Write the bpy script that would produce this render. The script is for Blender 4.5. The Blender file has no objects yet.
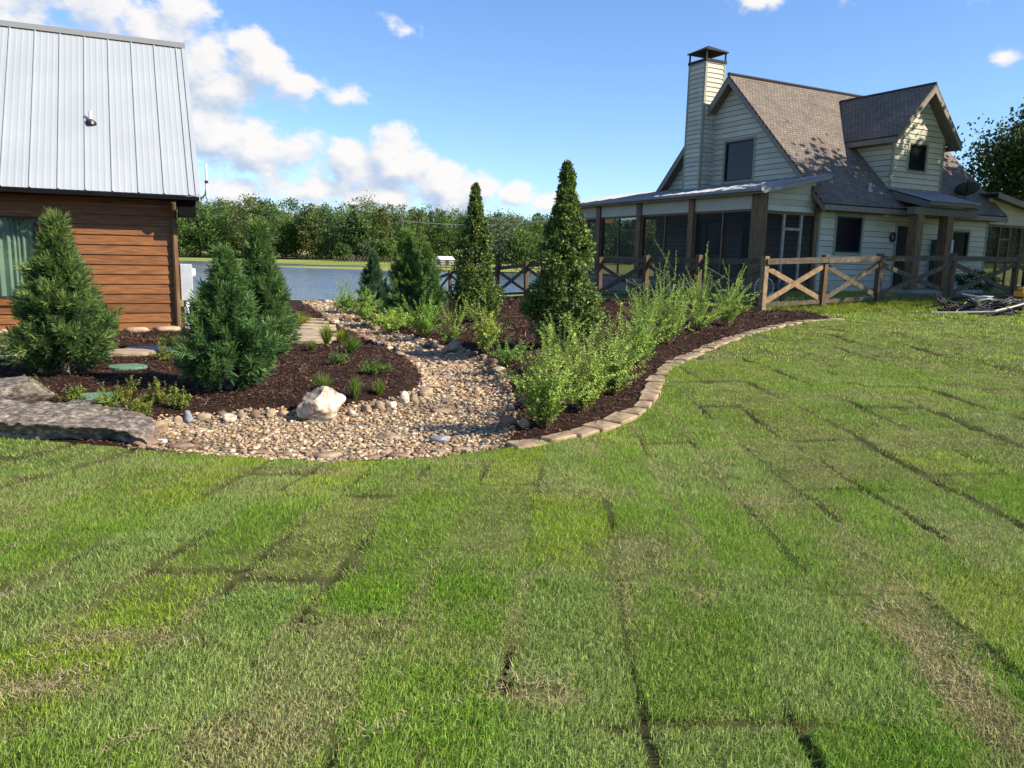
import bpy, bmesh, math, random
import numpy as np
from mathutils import Vector, Matrix, noise as mnoise

R = math.radians
sc = bpy.context.scene
col = sc.collection

# ------------------------------------------------------------------ camera
FPX, PITCH, ROLL = 769.0, R(9.45), R(1.26)
cam_d = bpy.data.cameras.new('camera'); cam = bpy.data.objects.new('camera', cam_d); col.objects.link(cam)
cam_d.sensor_width = 36.0; cam_d.lens = 36.0 * FPX / 1024.0
cam_d.clip_start = 0.05; cam_d.clip_end = 5000
_f = np.array([0, math.cos(PITCH), -math.sin(PITCH)]); _r0 = np.array([1., 0, 0]); _u0 = np.array([0, math.sin(PITCH), math.cos(PITCH)])
_r = _r0 * math.cos(ROLL) + _u0 * math.sin(ROLL); _u = -_r0 * math.sin(ROLL) + _u0 * math.cos(ROLL)
m = Matrix.Identity(4)
for i in range(3):
    m[i][0] = _r[i]; m[i][1] = _u[i]; m[i][2] = -_f[i]
cam.matrix_world = m
sc.camera = cam

def ray(px, py):
    return _f + _r * (px - 512) / FPX - _u * (py - 384) / FPX

# ------------------------------------------------------------------ light
SUN = np.array([0.944, -0.32, 0.0]); SUN /= np.linalg.norm(SUN)
ELEV = R(36)
SUN = np.array([SUN[0] * math.cos(ELEV), SUN[1] * math.cos(ELEV), math.sin(ELEV)])
sl = bpy.data.lights.new('sun', 'SUN'); sl.energy = 4.6; sl.angle = R(0.5); sl.color = (1.0, 0.91, 0.77)
so = bpy.data.objects.new('sun', sl); col.objects.link(so)
so.rotation_euler = Vector(SUN).to_track_quat('Z', 'Y').to_euler()

world = bpy.data.worlds.new("World"); sc.world = world; world.use_nodes = True
sc.view_settings.view_transform = 'Standard'; sc.view_settings.look = 'None'
sc.view_settings.gamma = 1; sc.view_settings.use_curve_mapping = False
sc.view_settings.exposure = 0.92
SKY_STRENGTH = 0.10

def build_world():
    nt = world.node_tree; nt.nodes.clear()
    N = nt.nodes.new; L = nt.links.new
    out = N('ShaderNodeOutputWorld'); bg = N('ShaderNodeBackground'); bg.inputs[1].default_value = SKY_STRENGTH
    L(bg.outputs[0], out.inputs[0])
    sky = N('ShaderNodeTexSky'); sky.sky_type = 'NISHITA'; sky.sun_disc = False
    sky.sun_elevation = ELEV; sky.sun_rotation = math.atan2(SUN[0], SUN[1]); sky.altitude = 200
    sky.air_density = 1.0; sky.dust_density = 0.15; sky.ozone_density = 3.0
    tint = N('ShaderNodeMix'); tint.data_type = 'RGBA'; tint.blend_type = 'MULTIPLY'; tint.inputs[0].default_value = 1
    L(sky.outputs[0], tint.inputs[6]); tint.inputs[7].default_value = (0.80, 0.93, 1.14, 1)
    # cloud field as a node group: direction -> density field
    g = bpy.data.node_groups.new('cloud_field', 'ShaderNodeTree')
    g.interface.new_socket('Dir', in_out='INPUT', socket_type='NodeSocketVector')
    g.interface.new_socket('Field', in_out='OUTPUT', socket_type='NodeSocketFloat')
    gi = g.nodes.new('NodeGroupInput'); go = g.nodes.new('NodeGroupOutput')
    GN = g.nodes.new; GL = g.links.new
    lobes = [(10, 5, 110, .6), (95, 8, 75, .6), (150, 40, 46, .7), (195, 66, 36, .8), (60, 60, 60, .7),
             (262, 66, 36, .85), (292, 86, 34, .85), (235, 88, 30, .7), (262, 42, 18, 1.0),
             (215, 140, 44, .8), (255, 150, 44, .8), (300, 152, 42, .75), (345, 160, 38, .75), (388, 150, 27, .95), (400, 168, 34, .7),
             (440, 186, 28, .7), (478, 190, 26, .6), (515, 196, 24, .6), (545, 204, 20, .5), (230, 190, 46, .45), (310, 192, 55, .4), (380, 198, 50, .4), (455, 203, 50, .4),
             (408, 31, 11, .5), (765, -2, 22, .4), (960, -1, 18, .35), (1004, 58, 8, .5), (172, 2, 14, .6), (340, 98, 12, .4)]
    prev = None
    for (px, py, rr, sy) in lobes:
        A_ = 1.0
        if rr < 24 and (px > 395 and py < 100 or px in (172, 340)): A_ = .62; rr = rr * 2.1
        d = ray(px, py); d = d / np.linalg.norm(d)
        s = N_sub = GN('ShaderNodeVectorMath'); s.operation = 'SUBTRACT'; GL(gi.outputs[0], s.inputs[0]); s.inputs[1].default_value = tuple(d)
        mu = GN('ShaderNodeVectorMath'); mu.operation = 'MULTIPLY'; GL(s.outputs[0], mu.inputs[0]); mu.inputs[1].default_value = (1, 1, 1 / sy)
        ln = GN('ShaderNodeVectorMath'); ln.operation = 'LENGTH'; GL(mu.outputs[0], ln.inputs[0])
        ma = GN('ShaderNodeMath'); ma.operation = 'MULTIPLY_ADD'; GL(ln.outputs[1], ma.inputs[0])
        ma.inputs[1].default_value = -A_ * FPX / rr; ma.inputs[2].default_value = 1.08 * A_
        sz = GN('ShaderNodeMath'); sz.operation = 'MULTIPLY'; GL(ma.outputs[0], sz.inputs[0]); sz.inputs[1].default_value = 1.0
        if prev is None: prev = sz
        else:
            mx = GN('ShaderNodeMath'); mx.operation = 'SMOOTH_MAX'; GL(prev.outputs[0], mx.inputs[0]); GL(sz.outputs[0], mx.inputs[1]); mx.inputs[2].default_value = 0.25
            prev = mx
    cl = GN('ShaderNodeMath'); cl.operation = 'MAXIMUM'; GL(prev.outputs[0], cl.inputs[0]); cl.inputs[1].default_value = -1.6
    mp = GN('ShaderNodeVectorMath'); mp.operation = 'MULTIPLY'; GL(gi.outputs[0], mp.inputs[0]); mp.inputs[1].default_value = (1, 1, 1.5)
    n1 = GN('ShaderNodeTexNoise'); n1.inputs['Scale'].default_value = 9; n1.inputs['Detail'].default_value = 9; n1.inputs['Roughness'].default_value = 0.56
    GL(mp.outputs[0], n1.inputs['Vector'])
    n2 = GN('ShaderNodeTexNoise'); n2.inputs['Scale'].default_value = 34; n2.inputs['Detail'].default_value = 5; n2.inputs['Roughness'].default_value = 0.6
    GL(mp.outputs[0], n2.inputs['Vector'])
    a1 = GN('ShaderNodeMath'); a1.operation = 'MULTIPLY_ADD'; GL(n1.outputs[0], a1.inputs[0]); a1.inputs[1].default_value = 2.9; a1.inputs[2].default_value = -1.40
    a2 = GN('ShaderNodeMath'); a2.operation = 'MULTIPLY_ADD'; GL(n2.outputs[0], a2.inputs[0]); a2.inputs[1].default_value = 1.3; a2.inputs[2].default_value = -0.68
    ad = GN('ShaderNodeMath'); ad.operation = 'ADD'; GL(a1.outputs[0], ad.inputs[0]); GL(a2.outputs[0], ad.inputs[1])
    ad2 = GN('ShaderNodeMath'); ad2.operation = 'ADD'; GL(ad.outputs[0], ad2.inputs[0]); GL(cl.outputs[0], ad2.inputs[1])
    GL(ad2.outputs[0], go.inputs[0])
    geo = N('ShaderNodeTexCoord')
    f0 = N('ShaderNodeGroup'); f0.node_tree = g; L(geo.outputs['Generated'], f0.inputs[0])
    off = N('ShaderNodeVectorMath'); off.operation = 'ADD'; L(geo.outputs['Generated'], off.inputs[0]); off.inputs[1].default_value = (0.012, 0.0, 0.020)
    f1 = N('ShaderNodeGroup'); f1.node_tree = g; L(off.outputs[0], f1.inputs[0])
    dens = N('ShaderNodeMapRange'); dens.interpolation_type = 'SMOOTHSTEP'; L(f0.outputs[0], dens.inputs[0])
    dens.inputs[1].default_value = 0.02; dens.inputs[2].default_value = 0.60; dens.inputs[3].default_value = 0; dens.inputs[4].default_value = 0.97
    df = N('ShaderNodeMath'); df.operation = 'SUBTRACT'; L(f0.outputs[0], df.inputs[0]); L(f1.outputs[0], df.inputs[1])
    sh = N('ShaderNodeMapRange'); sh.interpolation_type = 'SMOOTHSTEP'; L(df.outputs[0], sh.inputs[0])
    sh.inputs[1].default_value = -0.75; sh.inputs[2].default_value = 0.62; sh.inputs[3].default_value = 0; sh.inputs[4].default_value = 1
    cc = N('ShaderNodeMix'); cc.data_type = 'RGBA'; L(sh.outputs[0], cc.inputs[0])
    k = 1 / SKY_STRENGTH
    cc.inputs[6].default_value = (0.27 * k, 0.33 * k, 0.43 * k, 1); cc.inputs[7].default_value = (0.53 * k, 0.515 * k, 0.50 * k, 1)
    mixc = N('ShaderNodeMix'); mixc.data_type = 'RGBA'; L(dens.outputs[0], mixc.inputs[0]); L(tint.outputs[2], mixc.inputs[6]); L(cc.outputs[2], mixc.inputs[7])
    L(mixc.outputs[2], bg.inputs[0])
build_world()

# ------------------------------------------------------------------ materials
MATS = {}
def newmat(name, rough=0.7, color=(.5, .5, .5), spec=0.5):
    mt = bpy.data.materials.new(name); mt.use_nodes = True
    b = mt.node_tree.nodes['Principled BSDF']
    b.inputs['Base Color'].default_value = (*color, 1); b.inputs['Roughness'].default_value = rough
    b.inputs['Specular IOR Level'].default_value = spec
    MATS[name] = mt
    return mt, b, mt.node_tree.nodes.new, mt.node_tree.links.new

def mat_noise(name, c1, c2, scale=8, rough=.75, stretch=(1, 1, 1), bump=0.2, detail=6, spec=.4, lo=.35, hi=.65, c3=None, dist=.01, coord='Object', metallic=0):
    mt, b, N, L = newmat(name, rough, c1, spec)
    b.inputs['Metallic'].default_value = metallic
    tc = N('ShaderNodeTexCoord'); mp = N('ShaderNodeMapping'); mp.inputs['Scale'].default_value = stretch
    L(tc.outputs[coord], mp.inputs[0])
    n = N('ShaderNodeTexNoise'); n.inputs['Scale'].default_value = scale; n.inputs['Detail'].default_value = detail; n.inputs['Roughness'].default_value = .62
    L(mp.outputs[0], n.inputs['Vector'])
    cr = N('ShaderNodeValToRGB'); cr.color_ramp.elements[0].position = lo; cr.color_ramp.elements[1].position = hi
    cr.color_ramp.elements[0].color = (*c1, 1); cr.color_ramp.elements[1].color = (*c2, 1)
    if c3:
        e = cr.color_ramp.elements.new((lo + hi) / 2); e.color = (*c3, 1)
    L(n.outputs[0], cr.inputs[0])
    oi = N('ShaderNodeObjectInfo'); mr = N('ShaderNodeMapRange'); L(oi.outputs['Random'], mr.inputs[0]); mr.inputs[3].default_value = .9; mr.inputs[4].default_value = 1.1
    hs = N('ShaderNodeHueSaturation'); L(cr.outputs[0], hs.inputs['Color']); L(mr.outputs[0], hs.inputs['Value'])
    L(hs.outputs[0], b.inputs['Base Color'])
    if bump:
        bp = N('ShaderNodeBump'); bp.inputs['Strength'].default_value = bump; bp.inputs['Distance'].default_value = dist
        L(n.outputs[0], bp.inputs['Height']); L(bp.outputs[0], b.inputs['Normal'])
    return mt

def mat_attr(name, rough=.6, translucent=0.0, spec=.3, varscale=None, bump=0):
    mt, b, N, L = newmat(name, rough, (.1, .1, .1), spec)
    at = N('ShaderNodeAttribute'); at.attribute_name = 'Col'
    src = at.outputs['Color']
    if varscale:
        tc = N('ShaderNodeTexCoord'); n = N('ShaderNodeTexNoise'); n.inputs['Scale'].default_value = varscale; n.inputs['Detail'].default_value = 8; n.inputs['Roughness'].default_value = .7
        L(tc.outputs['Object'], n.inputs['Vector'])
        mr = N('ShaderNodeMapRange'); L(n.outputs[0], mr.inputs[0]); mr.inputs[1].default_value = .25; mr.inputs[2].default_value = .75; mr.inputs[3].default_value = .55; mr.inputs[4].default_value = 1.45
        hs = N('ShaderNodeHueSaturation'); L(src, hs.inputs['Color']); L(mr.outputs[0], hs.inputs['Value']); src = hs.outputs[0]
        if bump:
            bp = N('ShaderNodeBump'); bp.inputs['Strength'].default_value = bump; bp.inputs['Distance'].default_value = .02
            L(n.outputs[0], bp.inputs['Height']); L(bp.outputs[0], b.inputs['Normal'])
    L(src, b.inputs['Base Color'])
    if translucent:
        tr = N('ShaderNodeBsdfTranslucent'); L(src, tr.inputs['Color'])
        mx = N('ShaderNodeMixShader'); mx.inputs[0].default_value = translucent
        out = mt.node_tree.nodes['Material Output']
        L(b.outputs[0], mx.inputs[1]); L(tr.outputs[0], mx.inputs[2]); L(mx.outputs[0], out.inputs[0])
    return mt

mat_attr('leaf', .55, .42, .25)
mat_attr('glossleaf', .5, .25, .3)
mat_attr('blade', .6, .38, .2)
mat_attr('pebble', .8, 0, .25, varscale=60, bump=.3)
mat_attr('chip', .9, 0, .15)
mat_attr('soil', .95, 0, .1, varscale=75, bump=.9)
mat_noise('bark', (.09, .065, .045), (.2, .16, .12), 12, .9, (4, 4, 1), .6)
mat_noise('stem', (.10, .07, .035), (.16, .12, .06), 10, .8, (1, 1, 1), 0)
mat_noise('rock_gray', (.05, .038, .028), (.34, .29, .23), 15, .9, (1, 1, 1.6), .9, c3=(.15, .12, .09), dist=.03, detail=10)
mat_noise('rock_tan', (.20, .14, .09), (.42, .32, .21), 7, .85, (1, 1, 1.6), .6, c3=(.31, .225, .14), dist=.02, detail=9)
mat_noise('rock_white', (.24, .15, .08), (.58, .52, .42), 9, .9, (1, 1, 1), 1, c3=(.47, .39, .28), dist=.02, detail=9, lo=.36, hi=.56)
mat_noise('rock_rust', (.13, .075, .045), (.30, .20, .13), 7, .85, (1, 1, 1), .6, c3=(.21, .13, .085), dist=.02, detail=9)
mat_noise('rock_blue', (.13, .14, .15), (.33, .34, .34), 7, .8, (1, 1, 1), .5, dist=.02, detail=9)
mat_noise('edging', (.17, .115, .07), (.43, .31, .19), 6, .85, (1, 1, 1), .5, c3=(.32, .23, .14), dist=.01, detail=8)
mat_noise('flag_tan', (.30, .22, .13), (.42, .33, .21), 5, .85, (1, 1, 1), .4)
mat_noise('flag_grey', (.26, .24, .21), (.38, .36, .32), 5, .85, (1, 1, 1), .4)
mat_noise('lid_green', (.08, .17, .11), (.13, .23, .15), 6, .6, (1, 1, 1), .1)
mat_noise('sage', (.40, .385, .30), (.46, .44, .35), 2.5, .7, (1, 1, 1), 0)
mat_noise('trim', (.24, .235, .165), (.29, .28, .20), 4, .7, (1, 1, 1), 0)
mat_noise('fascia', (.20, .165, .13), (.26, .22, .175), 4, .7, (1, 1, 1), 0)
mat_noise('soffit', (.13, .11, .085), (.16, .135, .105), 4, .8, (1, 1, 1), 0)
mat_noise('post_wood', (.11, .058, .022), (.24, .14, .058), 3, .7, (6, 6, .8), .3, c3=(.15, .085, .04), dist=.004)
mat_noise('fence_wood', (.035, .028, .018), (.15, .115, .068), 5, .85, (2, 2, 2), .4, c3=(.085, .065, .04), dist=.004, detail=9, lo=.3, hi=.7)
mat_noise('fence_tan', (.16, .10, .05), (.32, .215, .11), 5, .8, (2, 2, 2), .4, c3=(.24, .155, .075), dist=.004, detail=9)  # paler tan variant of the fence wood
mat_noise('fence_post', (.055, .030, .016), (.15, .085, .04), 3, .8, (6, 6, 1), .4, c3=(.10, .055, .028), dist=.004)
mat_noise('dark_metal', (.018, .015, .014), (.028, .024, .021), 5, .5, (1, 1, 1), 0)
mat_noise('eave_black', (.006, .005, .005), (.010, .009, .008), 5, .9, (1, 1, 1), 0, spec=.05)
mat_noise('tarp', (.008, .008, .009), (.05, .045, .042), 9, .9, (1, 1, 1), .8, dist=.03)
mat_noise('bronze', (.04, .033, .03), (.06, .05, .045), 5, .8, (1, 1, 1), 0, spec=.1)
mat_noise('dish_grey', (.05, .05, .055), (.065, .065, .07), 5, .8, (1, 1, 1), 0, spec=.1)
mat_noise('white_paint', (.62, .62, .60), (.75, .75, .73), 5, .5, (1, 1, 1), 0)
mat_noise('grey_box', (.34, .36, .37), (.42, .44, .45), 5, .5, (1, 1, 1), 0)
mat_noise('black_plastic', (.012, .012, .014), (.03, .03, .033), 6, .4, (1, 1, 1), 0)
mat_noise('orange_plastic', (.72, .30, .03), (.8, .36, .05), 6, .45, (1, 1, 1), 0)
mat_noise('blue_plastic', (.03, .04, .16), (.05, .06, .22), 6, .45, (1, 1, 1), 0)
mat_noise('pvc', (.24, .215, .18), (.36, .33, .28), 6, .5, (1, 1, 1), 0)
mat_noise('teal_panel', (.03, .07, .09), (.05, .10, .13), 6, .3, (1, 1, 1), 0)
mat_noise('light_panel', (.30, .38, .46), (.45, .52, .58), 6, .4, (1, 1, 1), 0)
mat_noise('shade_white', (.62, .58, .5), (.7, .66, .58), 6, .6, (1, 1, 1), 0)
mat_noise('concrete', (.30, .28, .25), (.42, .40, .36), 4, .9, (1, 1, 1), .2)
mat_noise('deck', (.16, .13, .10), (.24, .2, .16), 4, .8, (1, 1, 1), .2)
mat_noise('curtain', (.44, .52, .44), (.54, .62, .53), 3, .9, (1, 1, .2), 0)
mat_noise('interior', (.02, .018, .016), (.035, .03, .028), 3, .9, (1, 1, 1), 0)
mat_noise('dead_grass', (.36, .27, .14), (.5, .4, .22), 5, .9, (1, 1, 1), 0)
mat_noise('flower_red', (.6, .07, .03), (.75, .16, .08), 5, .6, (1, 1, 1), 0)
mat_noise('far_roof', (.6, .6, .58), (.72, .72, .7), 2, .5, (1, 1, 1), 0)
mat_noise('far_wall', (.22, .21, .19), (.3, .29, .27), 2, .8, (1, 1, 1), 0)

def cabin_wood():
    mt, b, N, L = newmat('cabin_wood', .55, (.3, .1, .03), .35)
    tc = N('ShaderNodeTexCoord'); mp = N('ShaderNodeMapping'); mp.inputs['Scale'].default_value = (.8, 1, 9); L(tc.outputs['Object'], mp.inputs[0])
    n = N('ShaderNodeTexNoise'); n.inputs['Scale'].default_value = 4; n.inputs['Detail'].default_value = 8; L(mp.outputs[0], n.inputs['Vector'])
    cr = N('ShaderNodeValToRGB'); e = cr.color_ramp.elements; e[0].position = .3; e[1].position = .72
    e[0].color = (.12, .042, .010, 1); e[1].color = (.27, .112, .030, 1); k = e.new(.5); k.color = (.19, .072, .018, 1)
    L(n.outputs[0], cr.inputs[0])
    at = N('ShaderNodeAttribute'); at.attribute_name = 'Col'
    mx = N('ShaderNodeMix'); mx.data_type = 'RGBA'; mx.blend_type = 'MULTIPLY'; mx.inputs[0].default_value = 1
    L(cr.outputs[0], mx.inputs[6]); L(at.outputs[0], mx.inputs[7]); L(mx.outputs[2], b.inputs['Base Color'])
    bp = N('ShaderNodeBump'); bp.inputs['Strength'].default_value = .25; bp.inputs['Distance'].default_value = .004; L(n.outputs[0], bp.inputs['Height']); L(bp.outputs[0], b.inputs['Normal'])
cabin_wood()

def siding_mat():
    mt, b, N, L = newmat('siding', .65, (.4, .43, .32), .3)
    tc = N('ShaderNodeTexCoord'); n = N('ShaderNodeTexNoise'); n.inputs['Scale'].default_value = 1.6; n.inputs['Detail'].default_value = 5; L(tc.outputs['Object'], n.inputs['Vector'])
    cr = N('ShaderNodeValToRGB'); e = cr.color_ramp.elements; e[0].position = .3; e[1].position = .7
    e[0].color = (.46, .435, .325, 1); e[1].color = (.54, .51, .385, 1); L(n.outputs[0], cr.inputs[0])
    at = N('ShaderNodeAttribute'); at.attribute_name = 'Col'
    mx = N('ShaderNodeMix'); mx.data_type = 'RGBA'; mx.blend_type = 'MULTIPLY'; mx.inputs[0].default_value = 1
    L(cr.outputs[0], mx.inputs[6]); L(at.outputs[0], mx.inputs[7]); L(mx.outputs[2], b.inputs['Base Color'])
siding_mat()

def shingle_mat():
    mt, b, N, L = newmat('shingle', .95, (.2, .15, .12), .15)
    at = N('ShaderNodeAttribute'); at.attribute_name = 'Uv2'
    br = N('ShaderNodeTexBrick'); L(at.outputs['Vector'], br.inputs['Vector']); br.offset = .5; br.squash = 1
    br.inputs['Color1'].default_value = (.165, .135, .108, 1); br.inputs['Color2'].default_value = (.235, .192, .152, 1); br.inputs['Mortar'].default_value = (.09, .07, .055, 1)
    br.inputs['Scale'].default_value = 1; br.inputs['Mortar Size'].default_value = .012; br.inputs['Brick Width'].default_value = .15; br.inputs['Row Height'].default_value = .125; br.inputs['Mortar Smooth'].default_value = .3
    n = N('ShaderNodeTexNoise'); n.inputs['Scale'].default_value = 26; n.inputs['Detail'].default_value = 6; L(at.outputs['Vector'], n.inputs['Vector'])
    n2 = N('ShaderNodeTexNoise'); n2.inputs['Scale'].default_value = 1.2; L(at.outputs['Vector'], n2.inputs['Vector'])
    mr = N('ShaderNodeMapRange'); L(n.outputs[0], mr.inputs[0]); mr.inputs[1].default_value = .3; mr.inputs[2].default_value = .7; mr.inputs[3].default_value = .6; mr.inputs[4].default_value = 1.4
    mr2 = N('ShaderNodeMapRange'); L(n2.outputs[0], mr2.inputs[0]); mr2.inputs[1].default_value = .3; mr2.inputs[2].default_value = .7; mr2.inputs[3].default_value = .88; mr2.inputs[4].default_value = 1.12
    m2 = N('ShaderNodeMath'); m2.operation = 'MULTIPLY'; L(mr.outputs[0], m2.inputs[0]); L(mr2.outputs[0], m2.inputs[1])
    hs = N('ShaderNodeHueSaturation'); L(br.outputs[0], hs.inputs['Color']); L(m2.outputs[0], hs.inputs['Value']); L(hs.outputs[0], b.inputs['Base Color'])
    bp = N('ShaderNodeBump'); bp.inputs['Strength'].default_value = .8; bp.inputs['Distance'].default_value = .012; bp.invert = True
    L(br.outputs['Fac'], bp.inputs['Height']); L(bp.outputs[0], b.inputs['Normal'])
shingle_mat()

def metal_roof(name, c, rough, met):
    mt, b, N, L = newmat(name, rough, c, .5); b.inputs['Metallic'].default_value = met
    tc = N('ShaderNodeTexCoord'); n = N('ShaderNodeTexNoise'); n.inputs['Scale'].default_value = 1.1; n.inputs['Detail'].default_value = 6; L(tc.outputs['Object'], n.inputs['Vector'])
    mr = N('ShaderNodeMapRange'); L(n.outputs[0], mr.inputs[0]); mr.inputs[3].default_value = rough - .08; mr.inputs[4].default_value = rough + .1; L(mr.outputs[0], b.inputs['Roughness'])
    cr = N('ShaderNodeValToRGB'); e = cr.color_ramp.elements; e[0].position = .3; e[1].position = .7
    e[0].color = (c[0] * .93, c[1] * .93, c[2] * .93, 1); e[1].color = (*c, 1); L(n.outputs[0], cr.inputs[0]); L(cr.outputs[0], b.inputs['Base Color'])
metal_roof('roof_metal', (.375, .395, .405), .5, .15)
metal_roof('porch_metal', (.26, .265, .27), .6, .2)
metal_roof('gutter', (.24, .235, .225), .5, .2)

def glass_mat(name, c, rough=.03):
    mt, b, N, L = newmat(name, rough, c, .22)
    return mt
glass_mat('dark_glass', (.010, .011, .014), .10)
def clear_glass():
    mt, b, N, L = newmat('clear_glass', .02, (.8, .9, .9), .5)
    gl = N('ShaderNodeBsdfGlossy'); gl.inputs['Roughness'].default_value = .02; tr = N('ShaderNodeBsdfTransparent'); tr.inputs[0].default_value = (.74, .80, .77, 1)
    mx = N('ShaderNodeMixShader'); mx.inputs[0].default_value = .10; L(tr.outputs[0], mx.inputs[1]); L(gl.outputs[0], mx.inputs[2]); L(mx.outputs[0], mt.node_tree.nodes['Material Output'].inputs[0])
clear_glass()
def screen_mat():
    mt, b, N, L = newmat('screen', .6, (.012, .012, .012), .3)
    tr = N('ShaderNodeBsdfTransparent'); mx = N('ShaderNodeMixShader'); mx.inputs[0].default_value = .45
    L(tr.outputs[0], mx.inputs[1]); L(b.outputs[0], mx.inputs[2]); L(mx.outputs[0], mt.node_tree.nodes['Material Output'].inputs[0])
screen_mat()
def water_mat():
    mt, b, N, L = newmat('water', .16, (.09, .125, .16), .6)
    tc = N('ShaderNodeTexCoord'); mp = N('ShaderNodeMapping'); mp.inputs['Scale'].default_value = (.25, 1.6, 1); L(tc.outputs['Object'], mp.inputs[0])
    n = N('ShaderNodeTexNoise'); n.inputs['Scale'].default_value = 1.6; n.inputs['Detail'].default_value = 5; L(mp.outputs[0], n.inputs['Vector'])
    n2 = N('ShaderNodeTexNoise'); n2.inputs['Scale'].default_value = .07; n2.inputs['Detail'].default_value = 3; L(mp.outputs[0], n2.inputs['Vector'])
    mr = N('ShaderNodeMapRange'); L(n2.outputs[0], mr.inputs[0]); mr.inputs[1].default_value = .35; mr.inputs[2].default_value = .65; mr.inputs[3].default_value = .35; mr.inputs[4].default_value = 1.0
    bp = N('ShaderNodeBump'); L(mr.outputs[0], bp.inputs['Strength']); bp.inputs['Distance'].default_value = .10
    L(n.outputs[0], bp.inputs['Height']); L(bp.outputs[0], b.inputs['Normal'])
water_mat()

# ------------------------------------------------------------------ object helpers
def tag(o, label=None, cat=None, group=None, kind=None):
    if label: o['label'] = label
    if cat: o['category'] = cat
    if group: o['group'] = group
    if kind: o['kind'] = kind
    return o

def empty(name, loc=(0, 0, 0), rz=0, label=None, cat=None, group=None):
    o = bpy.data.objects.new(name, None); col.objects.link(o); o.empty_display_size = .2
    o.location = loc; o.rotation_euler = (0, 0, rz)
    return tag(o, label, cat, group)

def mesh_np(name, V, F, mat, parent=None, color=None, smooth=False, loc=None, extra=None):
    V = np.asarray(V, np.float32); F = np.asarray(F, np.int32)
    me = bpy.data.meshes.new(name)
    k = F.shape[1]
    me.vertices.add(len(V)); me.vertices.foreach_set('co', V.ravel())
    me.loops.add(F.size); me.loops.foreach_set('vertex_index', F.ravel())
    me.polygons.add(len(F)); me.polygons.foreach_set('loop_start', np.arange(0, F.size, k, dtype=np.int32))
    me.polygons.foreach_set('loop_total', np.full(len(F), k, np.int32))
    if smooth: me.polygons.foreach_set('use_smooth', np.ones(len(F), bool))
    me.update(calc_edges=True)
    if color is not None:
        a = me.color_attributes.new('Col', 'FLOAT_COLOR', 'POINT')
        c = np.ones((len(V), 4), np.float32); c[:, :3] = color
        a.data.foreach_set('color', c.ravel())
    me.materials.append(MATS[mat])
    o = bpy.data.objects.new(name, me); col.objects.link(o)
    if parent: o.parent = parent
    if loc is not None: o.location = loc
    return o

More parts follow.
